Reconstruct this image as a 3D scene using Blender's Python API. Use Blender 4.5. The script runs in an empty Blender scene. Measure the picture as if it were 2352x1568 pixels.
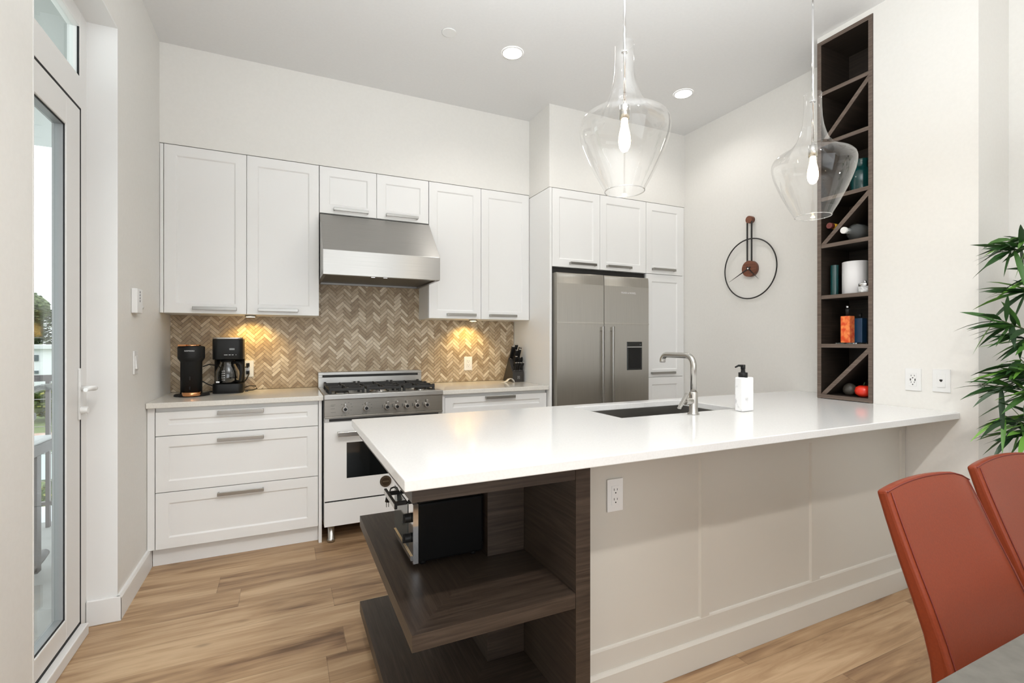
import bpy, math, random
from mathutils import Vector, Matrix
C = bpy.context.scene
COL = C.collection
random.seed(7)
PI = math.pi

# ---------------------------------------------------------------- camera
cd = bpy.data.cameras.new('camera'); cam = bpy.data.objects.new('camera', cd); COL.objects.link(cam)
cam.location = (0, 0, 1.27); cam.rotation_euler = (math.radians(90), 0, -0.439046)
cd.sensor_width = 36; cd.lens = 1113.15 / 2352 * 36; cd.clip_start = 0.05; cd.clip_end = 300
C.camera = cam

# ---------------------------------------------------------------- world, lights, exposure
C.view_settings.view_transform = 'Standard'; C.view_settings.look = 'None'
C.view_settings.gamma = 1; C.view_settings.use_curve_mapping = False
C.view_settings.exposure = 0.06
w = bpy.data.worlds.new('overcast_sky'); C.world = w; w.use_nodes = True
bgn = w.node_tree.nodes['Background']; bgn.inputs[0].default_value = (0.93, 0.97, 1.0, 1); bgn.inputs[1].default_value = 2.5

def lamp(name, kind, loc, power, color, **k):
    d = bpy.data.lights.new(name, kind); d.energy = power; d.color = color
    rot = k.pop('rot', (0, 0, 0))
    for a, b in k.items(): setattr(d, a, b)
    o = bpy.data.objects.new(name, d); COL.objects.link(o); o.location = loc; o.rotation_euler = rot
    return o
# daylight through the tall windows of the living room behind the camera
lamp('rear_window_daylight', 'AREA', (0.6, -3.15, 1.55), 10, (0.90, 0.955, 1.0), shape='RECTANGLE', size=3.2, size_y=2.3, rot=(math.radians(90), 0, 0))
lamp('side_window_daylight', 'AREA', (-0.67, -1.4, 1.5), 15, (0.90, 0.955, 1.0), shape='RECTANGLE', size=2.2, size_y=2.2, rot=(0, math.radians(-90), 0))
# daylight entering by the balcony door
p = lamp('balcony_door_portal', 'AREA', (-0.87, 2.36, 1.32), 1, (1, 1, 1), shape='RECTANGLE', size=2.6, size_y=0.8, rot=(0, math.radians(-90), 0))
p.data.cycles.is_portal = True
DOWN = [(1.309, 2.78), (2.665, 2.70), (0.15, -0.15), (1.05, -0.15), (0.75, -1.9), (2.25, -1.9)]
DPOW = [9, 7, 46, 38, 2, 2]
for (x, y), e in zip(DOWN, DPOW):
    lamp('downlight_lamp', 'SPOT', (x, y, 3.085), e * 2.0, (1.0, 0.965, 0.925), spot_size=math.radians(150), spot_blend=0.6, shadow_soft_size=0.05)

# added unseen lamp above the view, aimed up to brighten the ceiling
lamp('added_ceiling_fill', 'AREA', (0.8, 0.60, 2.15), 57, (0.90, 0.955, 1.0), shape='DISK', size=1.1, rot=(math.radians(180), 0, 0))

# ---------------------------------------------------------------- mesh helpers
class MB:
    def __init__(s): s.v = []; s.f = []; s.g = []; s.s = []; s.grain = 'x'
    def face(s, idx, smooth=False): s.f.append(tuple(idx)); s.g.append(s.grain); s.s.append(smooth)
    def mark(s): return len(s.v)
    def apply(s, M, i=0):
        for k in range(i, len(s.v)): s.v[k] = tuple(M @ Vector(s.v[k]))
        return s
    def box(s, x0, x1, y0, y1, z0, z1, grain=None):
        if grain: s.grain = grain
        if x0 > x1: x0, x1 = x1, x0
        if y0 > y1: y0, y1 = y1, y0
        if z0 > z1: z0, z1 = z1, z0
        n = len(s.v)
        s.v += [(x0, y0, z0), (x1, y0, z0), (x1, y1, z0), (x0, y1, z0), (x0, y0, z1), (x1, y0, z1), (x1, y1, z1), (x0, y1, z1)]
        for q in ((0, 3, 2, 1), (4, 5, 6, 7), (0, 1, 5, 4), (1, 2, 6, 5), (2, 3, 7, 6), (3, 0, 4, 7)): s.face([n + a for a in q])
        return s
    def prism(s, poly, axis, a, b, smooth=False):
        # poly: 2-D outline in the two other axes (in xyz order), extruded along axis from a to b
        n = len(s.v); m = len(poly)
        def mk(p, t):
            return {'x': (t, p[0], p[1]), 'y': (p[0], t, p[1]), 'z': (p[0], p[1], t)}[axis]
        s.v += [mk(p, a) for p in poly] + [mk(p, b) for p in poly]
        area = sum(poly[i][0] * poly[(i + 1) % m][1] - poly[(i + 1) % m][0] * poly[i][1] for i in range(m))
        flip = (area < 0) ^ (axis == 'y') ^ (b < a)
        def F(ix, sm=False): s.face(ix[::-1] if flip else ix, sm)
        F([n + i for i in range(m)][::-1]); F([n + m + i for i in range(m)])
        for i in range(m):
            j = (i + 1) % m
            F([n + i, n + j, n + m + j, n + m + i], smooth)
        return s
    def lathe(s, prof, c=(0, 0, 0), n=32, smooth=True, cap0=True, cap1=True, sx=1, sy=1):
        i0 = len(s.v)
        for r, z in prof:
            for k in range(n):
                a = 2 * PI * k / n
                s.v.append((c[0] + r * sx * math.cos(a), c[1] + r * sy * math.sin(a), c[2] + z))
        for j in range(len(prof) - 1):
            for k in range(n):
                k2 = (k + 1) % n
                s.face([i0 + j * n + k, i0 + j * n + k2, i0 + (j + 1) * n + k2, i0 + (j + 1) * n + k], smooth)
        if cap0 and prof[0][0] > 1e-5: s.face([i0 + k for k in range(n)][::-1])
        if cap1 and prof[-1][0] > 1e-5: s.face([i0 + (len(prof) - 1) * n + k for k in range(n)])
        return s
    def cyl(s, p0, p1, r0, r1=None, n=20, smooth=True):
        r1 = r0 if r1 is None else r1
        p0, p1 = Vector(p0), Vector(p1); d = p1 - p0; i = s.mark()
        s.lathe([(r0, 0), (r1, d.length)], n=n, smooth=smooth)
        M = Matrix.Translation(p0) @ d.to_track_quat('Z', 'Y').to_matrix().to_4x4()
        return s.apply(M, i)
    def tube(s, pts, r, n=10, cap=True):
        pts = [Vector(p) for p in pts]; i0 = len(s.v); m = len(pts)
        rs = r if isinstance(r, (list, tuple)) else [r] * m
        t = (pts[1] - pts[0]).normalized()
        u = t.orthogonal().normalized()
        for k in range(m):
            tt = (pts[min(k + 1, m - 1)] - pts[max(k - 1, 0)]).normalized()
            u = (u - tt * u.dot(tt)).normalized(); w2 = tt.cross(u)
            for q in range(n):
                a = 2 * PI * q / n
                s.v.append(tuple(pts[k] + (u * math.cos(a) + w2 * math.sin(a)) * rs[k]))
        for k in range(m - 1):
            for q in range(n):
                q2 = (q + 1) % n
                s.face([i0 + k * n + q, i0 + k * n + q2, i0 + (k + 1) * n + q2, i0 + (k + 1) * n + q], True)
        if cap:
            s.face([i0 + q for q in range(n)][::-1]); s.face([i0 + (m - 1) * n + q for q in range(n)])
        return s
    def cells(s, xs, ys, solid, z0, z1):
        # flat slab made of grid cells; solid(i, j) tells which are filled
        ids = {}
        def V(i, j, z):
            k = (i, j, z)
            if k not in ids: ids[k] = len(s.v); s.v.append((xs[i], ys[j], z))
            return ids[k]
        nx, ny = len(xs) - 1, len(ys) - 1
        S = lambda i, j: 0 <= i < nx and 0 <= j < ny and solid(i, j)
        for i in range(nx):
            for j in range(ny):
                if not S(i, j): continue
                s.face([V(i, j, z1), V(i + 1, j, z1), V(i + 1, j + 1, z1), V(i, j + 1, z1)])
                s.face([V(i, j, z0), V(i, j + 1, z0), V(i + 1, j + 1, z0), V(i + 1, j, z0)])
                if not S(i, j - 1): s.face([V(i, j, z0), V(i + 1, j, z0), V(i + 1, j, z1), V(i, j, z1)])
                if not S(i, j + 1): s.face([V(i + 1, j + 1, z0), V(i, j + 1, z0), V(i, j + 1, z1), V(i + 1, j + 1, z1)])
                if not S(i - 1, j): s.face([V(i, j + 1, z0), V(i, j, z0), V(i, j, z1), V(i, j + 1, z1)])
                if not S(i + 1, j): s.face([V(i + 1, j, z0), V(i + 1, j + 1, z0), V(i + 1, j + 1, z1), V(i + 1, j, z1)])
        return s
    def shaker(s, x0, x1, z0, z1, y, m=0.062, mt=None, mb=None, t=0.02, d=0.007, c=0.007):
        # framed front facing -y with a recessed field
        mt = m if mt is None else mt; mb = m if mb is None else mb
        n = len(s.v)
        R = [(x0, x1, z0, z1, y), (x0 + m, x1 - m, z0 + mb, z1 - mt, y), (x0 + m + c, x1 - m - c, z0 + mb + c, z1 - mt - c, y + d), (x0, x1, z0, z1, y + t)]
        for a, b, e, f, yy in R: s.v += [(a, yy, e), (b, yy, e), (b, yy, f), (a, yy, f)]
        for k in range(4):
            k2 = (k + 1) % 4
            s.face([n + k, n + k2, n + 4 + k2, n + 4 + k]); s.face([n + 4 + k, n + 4 + k2, n + 8 + k2, n + 8 + k])
            s.face([n + 12 + k, n + 12 + k2, n + k2, n + k])
        s.face([n + 8, n + 9, n + 10, n + 11]); s.face([n + 15, n + 14, n + 13, n + 12])
        return s

def mesh_of(mb, name, off=(0, 0, 0)):
    me = bpy.data.meshes.new(name)
    ox, oy, oz = off
    me.from_pydata([(a - ox, b - oy, c - oz) for a, b, c in mb.v], [], mb.f)
    me.polygons.foreach_set('use_smooth', mb.s)
    uv = me.uv_layers.new(name='UVMap')
    for p, g in zip(me.polygons, mb.g):
        nx, ny, nz = map(abs, p.normal)
        n = 'x' if nx >= ny and nx >= nz else ('y' if ny >= nz else 'z')
        ax = [a for a in 'xyz' if a != n]
        ua, va = (g, [a for a in ax if a != g][0]) if g in ax else (ax[0], ax[1])
        ui, vi = 'xyz'.index(ua), 'xyz'.index(va); ni = 'xyz'.index(n)
        for li in p.loop_indices:
            co = mb.v[me.loops[li].vertex_index]
            uv.data[li].uv = (co[ui], co[vi] + co[ni] * 0.37)
    me.validate(); me.update()
    return me

def finish(o, mat, bevel, seg=2):
    if mat: o.data.materials.append(mat)
    if bevel:
        b = o.modifiers.new('edge', 'BEVEL'); b.width = bevel; b.segments = seg; b.limit_method = 'ANGLE'; b.angle_limit = math.radians(40)
    return o

def wloc(o):
    l = Vector(o.location)
    while o.parent: o = o.parent; l += Vector(o.location)
    return l

def tag(o, label, cat, group=None, kind=None):
    if label: o['label'] = label
    if cat: o['category'] = cat
    if group: o['group'] = group
    if kind: o['kind'] = kind
    return o

def thing(name, label, cat, loc, group=None):
    o = bpy.data.objects.new(name, None); COL.objects.link(o); o.location = loc; o.empty_display_size = 0.1
    return tag(o, label, cat, group)

def part(name, mb, mat, parent, bevel=0, label=None, seg=2):
    o = bpy.data.objects.new(name, mesh_of(mb, name, wloc(parent))); COL.objects.link(o); o.parent = parent
    if label: o['label'] = label
    return finish(o, mat, bevel, seg)

def solo(name, mb, mat, label, cat, bevel=0, group=None, seg=2):
    xs, ys, zs = zip(*mb.v)
    c = ((min(xs) + max(xs)) / 2, (min(ys) + max(ys)) / 2, min(zs))
    o = bpy.data.objects.new(name, mesh_of(mb, name, c)); COL.objects.link(o); o.location = c
    tag(o, label, cat, group)
    return finish(o, mat, bevel, seg)

def struct(name, mb, mat, bevel=0, label=None):
    o = bpy.data.objects.new(name, mesh_of(mb, name)); COL.objects.link(o); o['kind'] = 'structure'
    if label: o['label'] = label
    return finish(o, mat, bevel)

def dup(root, loc, label):
    r = root.copy(); COL.objects.link(r); r.location = loc; r['label'] = label
    for ch in list(root.children):
        c = ch.copy(); COL.objects.link(c); c.parent = r
        for g in list(ch.children):
            d = g.copy(); COL.objects.link(d); d.parent = c
    return r

def text_part(body, size, M, mat, parent, depth=0.0004, name='lettering', label=None):
    cu = bpy.data.curves.new('t', 'FONT'); cu.body = body; cu.size = size; cu.extrude = depth; cu.align_x = 'CENTER'; cu.align_y = 'CENTER'
    to = bpy.data.objects.new('t', cu); COL.objects.link(to)
    bpy.context.view_layer.update()
    me = bpy.data.meshes.new_from_object(to.evaluated_get(bpy.context.evaluated_depsgraph_get()))
    bpy.data.objects.remove(to); bpy.data.curves.remove(cu)
    me.transform(Matrix.Translation(-wloc(parent)) @ M)
    me.name = name; me.materials.clear(); me.materials.append(mat)
    o = bpy.data.objects.new(name, me); COL.objects.link(o); o.parent = parent
    if label: o['label'] = label
    return o
def facing_front(x, y, z): return Matrix.Translation((x, y, z)) @ Matrix.Rotation(math.radians(90), 4, 'X')

# ---------------------------------------------------------------- materials
def nodes_of(name):
    m = bpy.data.materials.new(name); m.use_nodes = True
    nt = m.node_tree; b = nt.nodes['Principled BSDF']
    return m, nt, b
def N(nt, t, **k):
    n = nt.nodes.new(t)
    for a, b in k.items():
        if a.startswith('i_'): n.inputs[a[2:]].default_value = b
        else: setattr(n, a, b)
    return n
def L(nt, a, b): nt.links.new(a, b)
def mat(name, col, rough=0.5, metal=0.0, spec=0.5, **k):
    m, nt, b = nodes_of(name)
    b.inputs['Base Color'].default_value = (*col, 1); b.inputs['Roughness'].default_value = rough
    b.inputs['Metallic'].default_value = metal; b.inputs['Specular IOR Level'].default_value = spec
    for a, v in k.items(): b.inputs[a.replace('_', ' ')].default_value = v
    return m
def noisy(name, c1, c2, scale=30, rough=0.5, bump=0.0, spec=0.5, detail=4, lo=0.35, hi=0.65, metal=0):
    m, nt, b = nodes_of(name)
    tc = N(nt, 'ShaderNodeTexCoord'); no = N(nt, 'ShaderNodeTexNoise'); no.inputs['Scale'].default_value = scale; no.inputs['Detail'].default_value = detail
    L(nt, tc.outputs['Object'], no.inputs['Vector'])
    r = N(nt, 'ShaderNodeValToRGB'); r.color_ramp.elements[0].position = lo; r.color_ramp.elements[1].position = hi
    r.color_ramp.elements[0].color = (*c1, 1); r.color_ramp.elements[1].color = (*c2, 1)
    L(nt, no.outputs['Fac'], r.inputs[0]); L(nt, r.outputs[0], b.inputs['Base Color'])
    b.inputs['Roughness'].default_value = rough; b.inputs['Specular IOR Level'].default_value = spec; b.inputs['Metallic'].default_value = metal
    if bump:
        bu = N(nt, 'ShaderNodeBump'); bu.inputs['Strength'].default_value = bump; bu.inputs['Distance'].default_value = 0.002
        L(nt, no.outputs['Fac'], bu.inputs['Height']); L(nt, bu.outputs[0], b.inputs['Normal'])
    return m
def brushed(name, col, rough=0.28, aniso=0.75, rot=0.25):
    m, nt, b = nodes_of(name)
    b.inputs['Metallic'].default_value = 1; b.inputs['Anisotropic'].default_value = aniso; b.inputs['Anisotropic Rotation'].default_value = rot
    tg = N(nt, 'ShaderNodeTangent', direction_type='UV_MAP', uv_map='UVMap'); L(nt, tg.outputs[0], b.inputs['Tangent'])
    uv = N(nt, 'ShaderNodeUVMap', uv_map='UVMap'); mp = N(nt, 'ShaderNodeMapping'); mp.inputs['Scale'].default_value = (3, 500, 1)
    no = N(nt, 'ShaderNodeTexNoise'); no.inputs['Scale'].default_value = 1.0; no.inputs['Detail'].default_value = 3
    L(nt, uv.outputs[0], mp.inputs[0]); L(nt, mp.outputs[0], no.inputs['Vector'])
    r = N(nt, 'ShaderNodeValToRGB'); r.color_ramp.elements[0].position = 0.3; r.color_ramp.elements[1].position = 0.7
    r.color_ramp.elements[0].color = (*[c * 0.93 for c in col], 1); r.color_ramp.elements[1].color = (*[min(1, c * 1.05) for c in col], 1)
    L(nt, no.outputs['Fac'], r.inputs[0]); L(nt, r.outputs[0], b.inputs['Base Color'])
    b.inputs['Roughness'].default_value = rough
    return m
def grain_wood(name, dark, mid, light, rough=0.45, su=3.0, sv=70.0):
    m, nt, b = nodes_of(name)
    uv = N(nt, 'ShaderNodeUVMap', uv_map='UVMap'); mp = N(nt, 'ShaderNodeMapping'); mp.inputs['Scale'].default_value = (su, sv, 1)
    L(nt, uv.outputs[0], mp.inputs[0])
    n1 = N(nt, 'ShaderNodeTexNoise'); n1.inputs['Scale'].default_value = 1.3; n1.inputs['Detail'].default_value = 6; n1.inputs['Roughness'].default_value = 0.65; n1.inputs['Distortion'].default_value = 0.6
    L(nt, mp.outputs[0], n1.inputs['Vector'])
    r = N(nt, 'ShaderNodeValToRGB'); e = r.color_ramp.elements; e[0].position = 0.32; e[1].position = 0.72
    e[0].color = (*dark, 1); e[1].color = (*light, 1); x = e.new(0.5); x.color = (*mid, 1)
    L(nt, n1.outputs['Fac'], r.inputs[0]); L(nt, r.outputs[0], b.inputs['Base Color'])
    bu = N(nt, 'ShaderNodeBump'); bu.inputs['Strength'].default_value = 0.25; bu.inputs['Distance'].default_value = 0.001
    L(nt, n1.outputs['Fac'], bu.inputs['Height']); L(nt, bu.outputs[0], b.inputs['Normal'])
    b.inputs['Roughness'].default_value = rough
    return m
def emit(name, col, strength):
    m, nt, b = nodes_of(name); b.inputs['Base Color'].default_value = (0.9, 0.9, 0.9, 1)
    b.inputs['Emission Color'].default_value = (*col, 1); b.inputs['Emission Strength'].default_value = strength
    return m
def clear_glass(name, tint=(1, 1, 1), edge=0.55, base=0.04, blend=0.35, rough=0.0, edge_col=(1, 1, 1)):
    # thin clear glass: see-through face on, mirror-like at grazing angles
    m = bpy.data.materials.new(name); m.use_nodes = True; nt = m.node_tree; nt.nodes.clear()
    out = N(nt, 'ShaderNodeOutputMaterial'); tr = N(nt, 'ShaderNodeBsdfTransparent'); gl = N(nt, 'ShaderNodeBsdfGlossy')
    tr.inputs[0].default_value = (*tint, 1); gl.inputs['Roughness'].default_value = rough; gl.inputs[0].default_value = (*edge_col, 1)
    lw = N(nt, 'ShaderNodeLayerWeight'); lw.inputs['Blend'].default_value = blend
    mr = N(nt, 'ShaderNodeMapRange'); mr.inputs['To Min'].default_value = base; mr.inputs['To Max'].default_value = edge
    mx = N(nt, 'ShaderNodeMixShader')
    L(nt, lw.outputs['Facing'], mr.inputs[0]); L(nt, mr.outputs[0], mx.inputs[0]); L(nt, tr.outputs[0], mx.inputs[1]); L(nt, gl.outputs[0], mx.inputs[2]); L(nt, mx.outputs[0], out.inputs[0])
    return m
def floor_mat():
    m, nt, b = nodes_of('oak_plank_floor')
    tc = N(nt, 'ShaderNodeTexCoord'); sx = N(nt, 'ShaderNodeSeparateXYZ'); L(nt, tc.outputs['Object'], sx.inputs[0])
    def M(op, a, bb=None, c=None):
        n = N(nt, 'ShaderNodeMath', operation=op)
        for i, q in enumerate((a, bb, c)):
            if q is None: continue
            if isinstance(q, (int, float)): n.inputs[i].default_value = q
            else: L(nt, q, n.inputs[i])
        return n.outputs[0]
    W, LEN = 0.19, 1.45
    yv = M('DIVIDE', M('ADD', sx.outputs['Y'], 10.07), W); row = M('FLOOR', yv); fy = M('FRACT', yv)
    wn = N(nt, 'ShaderNodeTexWhiteNoise', noise_dimensions='1D'); L(nt, row, wn.inputs['W'])
    xv = M('DIVIDE', M('ADD', M('ADD', sx.outputs['X'], 20), M('MULTIPLY', wn.outputs['Value'], LEN)), LEN)
    colm = M('FLOOR', xv); fx = M('FRACT', xv)
    wid = N(nt, 'ShaderNodeTexWhiteNoise', noise_dimensions='2D'); cv = N(nt, 'ShaderNodeCombineXYZ'); L(nt, row, cv.inputs[0]); L(nt, colm, cv.inputs[1]); L(nt, cv.outputs[0], wid.inputs['Vector'])
    gv = N(nt, 'ShaderNodeCombineXYZ'); L(nt, M('MULTIPLY', sx.outputs['X'], 1.6), gv.inputs[0]); L(nt, M('MULTIPLY', sx.outputs['Y'], 22), gv.inputs[1]); L(nt, M('MULTIPLY', wid.outputs['Value'], 37), gv.inputs[2])
    g = N(nt, 'ShaderNodeTexNoise'); g.inputs['Scale'].default_value = 1; g.inputs['Detail'].default_value = 7; g.inputs['Roughness'].default_value = 0.62; g.inputs['Distortion'].default_value = 0.9; L(nt, gv.outputs[0], g.inputs['Vector'])
    gb = N(nt, 'ShaderNodeCombineXYZ'); L(nt, M('MULTIPLY', sx.outputs['X'], 1.1), gb.inputs[0]); L(nt, M('MULTIPLY', sx.outputs['Y'], 5.5), gb.inputs[1]); L(nt, M('MULTIPLY', wid.outputs['Value'], 91), gb.inputs[2])
    g2 = N(nt, 'ShaderNodeTexNoise'); g2.inputs['Scale'].default_value = 1; g2.inputs['Detail'].default_value = 3; g2.inputs['Distortion'].default_value = 1.2; L(nt, gb.outputs[0], g2.inputs['Vector'])
    val = M('ADD', M('MULTIPLY', g.outputs['Fac'], 0.60), M('ADD', M('MULTIPLY', g2.outputs['Fac'], 0.46), M('MULTIPLY', wid.outputs['Value'], 0.10)))
    r = N(nt, 'ShaderNodeValToRGB'); e = r.color_ramp.elements
    e[0].position = 0.38; e[0].color = (0.13, 0.070, 0.034, 1); e[1].position = 0.74; e[1].color = (0.58, 0.405, 0.245, 1)
    x = e.new(0.47); x.color = (0.265, 0.156, 0.084, 1); x = e.new(0.58); x.color = (0.41, 0.262, 0.144, 1)
    L(nt, val, r.inputs[0])
    # knots
    kv = N(nt, 'ShaderNodeCombineXYZ'); L(nt, M('MULTIPLY', sx.outputs['X'], 2.2), kv.inputs[0]); L(nt, M('MULTIPLY', sx.outputs['Y'], 5.2), kv.inputs[1])
    vo = N(nt, 'ShaderNodeTexVoronoi'); vo.inputs['Scale'].default_value = 1.0; L(nt, kv.outputs[0], vo.inputs['Vector'])
    kf = N(nt, 'ShaderNodeMapRange'); kf.inputs['From Min'].default_value = 0.02; kf.inputs['From Max'].default_value = 0.13; kf.inputs['To Min'].default_value = 0.35; kf.inputs['To Max'].default_value = 1.0
    L(nt, M('ADD', vo.outputs['Distance'], M('MULTIPLY', g.outputs['Fac'], 0.06)), kf.inputs[0])
    k2 = M('MAXIMUM', kf.outputs[0], M('GREATER_THAN', vo.outputs['Color'], 0.58))
    seam = M('MULTIPLY', M('GREATER_THAN', M('MINIMUM', fy, M('SUBTRACT', 1, fy)), 0.007), M('GREATER_THAN', fx, 0.0018))
    sm = M('ADD', M('MULTIPLY', seam, 0.30), 0.70)
    mul = N(nt, 'ShaderNodeMix', data_type='RGBA', blend_type='MULTIPLY'); mul.inputs['Factor'].default_value = 1
    cc = N(nt, 'ShaderNodeCombineColor'); q = M('MULTIPLY', sm, k2)
    for i in range(3): L(nt, q, cc.inputs[i])
    L(nt, r.outputs[0], mul.inputs['A']); L(nt, cc.outputs[0], mul.inputs['B']); L(nt, mul.outputs['Result'], b.inputs['Base Color'])
    b.inputs['Roughness'].default_value = 0.42; b.inputs['Specular IOR Level'].default_value = 0.35
    bu = N(nt, 'ShaderNodeBump'); bu.inputs['Strength'].default_value = 0.2; bu.inputs['Distance'].default_value = 0.002
    L(nt, M('ADD', M('MULTIPLY', g.outputs['Fac'], 0.3), seam), bu.inputs['Height']); L(nt, bu.outputs[0], b.inputs['Normal'])
    return m
def island_mat(name, stops, rough=0.4, spec=0.4, vein=0.0):
    m, nt, b = nodes_of(name)
    ge = N(nt, 'ShaderNodeNewGeometry'); r = N(nt, 'ShaderNodeValToRGB'); e = r.color_ramp.elements
    e[0].position = stops[0][0]; e[0].color = (*stops[0][1], 1); e[1].position = stops[-1][0]; e[1].color = (*stops[-1][1], 1)
    for p_, c_ in stops[1:-1]: x = e.new(p_); x.color = (*c_, 1)
    L(nt, ge.outputs['Random Per Island'], r.inputs[0]); out = r.outputs[0]
    if vein:
        tc = N(nt, 'ShaderNodeTexCoord'); no = N(nt, 'ShaderNodeTexNoise'); no.inputs['Scale'].default_value = 35; no.inputs['Detail'].default_value = 5
        L(nt, tc.outputs['Object'], no.inputs['Vector'])
        mx = N(nt, 'ShaderNodeMix', data_type='RGBA', blend_type='SOFT_LIGHT'); mx.inputs['Factor'].default_value = vein
        L(nt, out, mx.inputs['A']); L(nt, no.outputs['Fac'], mx.inputs['B']); out = mx.outputs['Result']
    L(nt, out, b.inputs['Base Color']); b.inputs['Roughness'].default_value = rough; b.inputs['Specular IOR Level'].default_value = spec
    return m

WALL = noisy('warm_white_wall_paint', (0.80, 0.783, 0.745), (0.815, 0.798, 0.76), 60, 0.65, 0.05)
CEIL = noisy('ceiling_paint', (0.815, 0.815, 0.81), (0.83, 0.83, 0.825), 60, 0.8, 0.05)
TRIM = mat('white_trim_paint', (0.83, 0.825, 0.81), 0.4)
CAB = mat('white_cabinet_lacquer', (0.86, 0.855, 0.84), 0.32)
PEN = mat('greige_panel_paint', (0.62, 0.59, 0.53), 0.4)
QUARTZ = noisy('white_quartz', (0.765, 0.762, 0.75), (0.79, 0.787, 0.775), 140, 0.12, 0, 0.5, 3, 0.40, 0.55)
QUARTZB = noisy('warm_quartz', (0.73, 0.70, 0.64), (0.77, 0.74, 0.68), 140, 0.12, 0, 0.5, 3, 0.40, 0.55)
FLOOR = floor_mat()
DARKWOOD = grain_wood('dark_stained_oak', (0.022, 0.014, 0.010), (0.040, 0.027, 0.019), (0.072, 0.051, 0.037), 0.42)
TILE = island_mat('taupe_stone_tile', [(0.0, (0.34, 0.245, 0.15)), (0.35, (0.44, 0.335, 0.215)), (0.7, (0.54, 0.43, 0.295)), (1.0, (0.74, 0.635, 0.48))], 0.35, 0.4, 0.6)
GROUT = mat('brown_grout', (0.22, 0.165, 0.11), 0.8)
STEEL = brushed('brushed_steel', (0.43, 0.42, 0.40), 0.32, 0.85)
FRIDGE = brushed('vertical_brushed_steel', (0.43, 0.405, 0.36), 0.42, 0.95)
NICKEL = mat('satin_nickel', (0.50, 0.485, 0.46), 0.27, 1)
PULL = mat('nickel_dark_reflection', (0.36, 0.35, 0.33), 0.3, 1)  # nickel darkened to stand for the dim room the pulls mirror
PANELST = brushed('steel_dark_reflection', (0.29, 0.27, 0.24), 0.32, 0.7)  # control panel steel, its dark reflection put into the base colour
CHROME = mat('chrome', (0.78, 0.78, 0.79), 0.06, 1)
DARKSTEEL = mat('shadowed_steel', (0.30, 0.29, 0.28), 0.35, 1)
SINKM = brushed('sink_steel', (0.33, 0.32, 0.305), 0.34, 0.5)
BLACK = mat('black_plastic', (0.009, 0.009, 0.009), 0.42, 0, 0.3)
BLACKM = mat('matte_black_plastic', (0.013, 0.013, 0.013), 0.5, 0, 0.25)
BLACKG = mat('black_oven_glass', (0.006, 0.007, 0.007), 0.05, 0, 0.6)
IRON = mat('cast_iron', (0.018, 0.017, 0.016), 0.5)
WHITEP = mat('white_plastic', (0.82, 0.82, 0.81), 0.35)
PVC = mat('white_door_frame', (0.82, 0.81, 0.79), 0.4)
GREYMET = mat('grey_exterior_frame', (0.27, 0.27, 0.27), 0.45, 0.2)
RUBBER = mat('black_gasket', (0.01, 0.01, 0.011), 0.7)
COPPER = mat('polished_copper', (0.72, 0.35, 0.16), 0.18, 1)
PRINT = mat('white_print', (0.85, 0.85, 0.85), 0.5)
GPRINT = mat('grey_print', (0.06, 0.06, 0.06), 0.5)
SLOT = mat('dark_slot', (0.015, 0.014, 0.013), 0.6)
LEATHER = noisy('rust_red_leather', (0.185, 0.028, 0.007), (0.205, 0.032, 0.008), 220, 0.42, 0.08, 0.3)
THREAD = mat('dark_red_thread', (0.16, 0.02, 0.012), 0.6)
TABLETOP = noisy('grey_stone_table_top', (0.105, 0.100, 0.086), (0.13, 0.124, 0.108), 40, 0.5, 0, 0.4)
WALNUT = grain_wood('walnut', (0.10, 0.030, 0.014), (0.17, 0.055, 0.026), (0.24, 0.085, 0.040), 0.4, 6, 60)
GLASSP = clear_glass('door_pane_glass', (0.95, 0.98, 0.975), 0.22, 0.02, 0.25)
GLASSL = clear_glass('pendant_glass', (0.985, 0.985, 0.982), 0.50, 0.014, 0.28)
BULB = emit('warm_filament_bulb', (1.0, 0.80, 0.50), 30)
_nt = BULB.node_tree; _lw = N(_nt, 'ShaderNodeLayerWeight'); _lw.inputs['Blend'].default_value = 0.35
_r = N(_nt, 'ShaderNodeValToRGB'); _r.color_ramp.elements[0].position = 0.15; _r.color_ramp.elements[0].color = (1, 0.82, 0.55, 1); _r.color_ramp.elements[1].position = 0.85; _r.color_ramp.elements[1].color = (0.09, 0.045, 0.012, 1)
L(_nt, _lw.outputs['Facing'], _r.inputs[0]); L(_nt, _r.outputs[0], _nt.nodes['Principled BSDF'].inputs['Emission Color'])
LENS = emit('downlight_lens', (1.0, 0.95, 0.88), 12)
PUCK = emit('warm_puck_lens', (1.0, 0.85, 0.5), 10)
LEAFM = island_mat('bamboo_leaf', [(0.0, (0.010, 0.035, 0.010)), (0.55, (0.022, 0.070, 0.016)), (0.8, (0.06, 0.16, 0.025)), (1.0, (0.16, 0.36, 0.045))], 0.42, 0.4)
STEMM = mat('green_cane', (0.05, 0.06, 0.02), 0.5)

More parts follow.
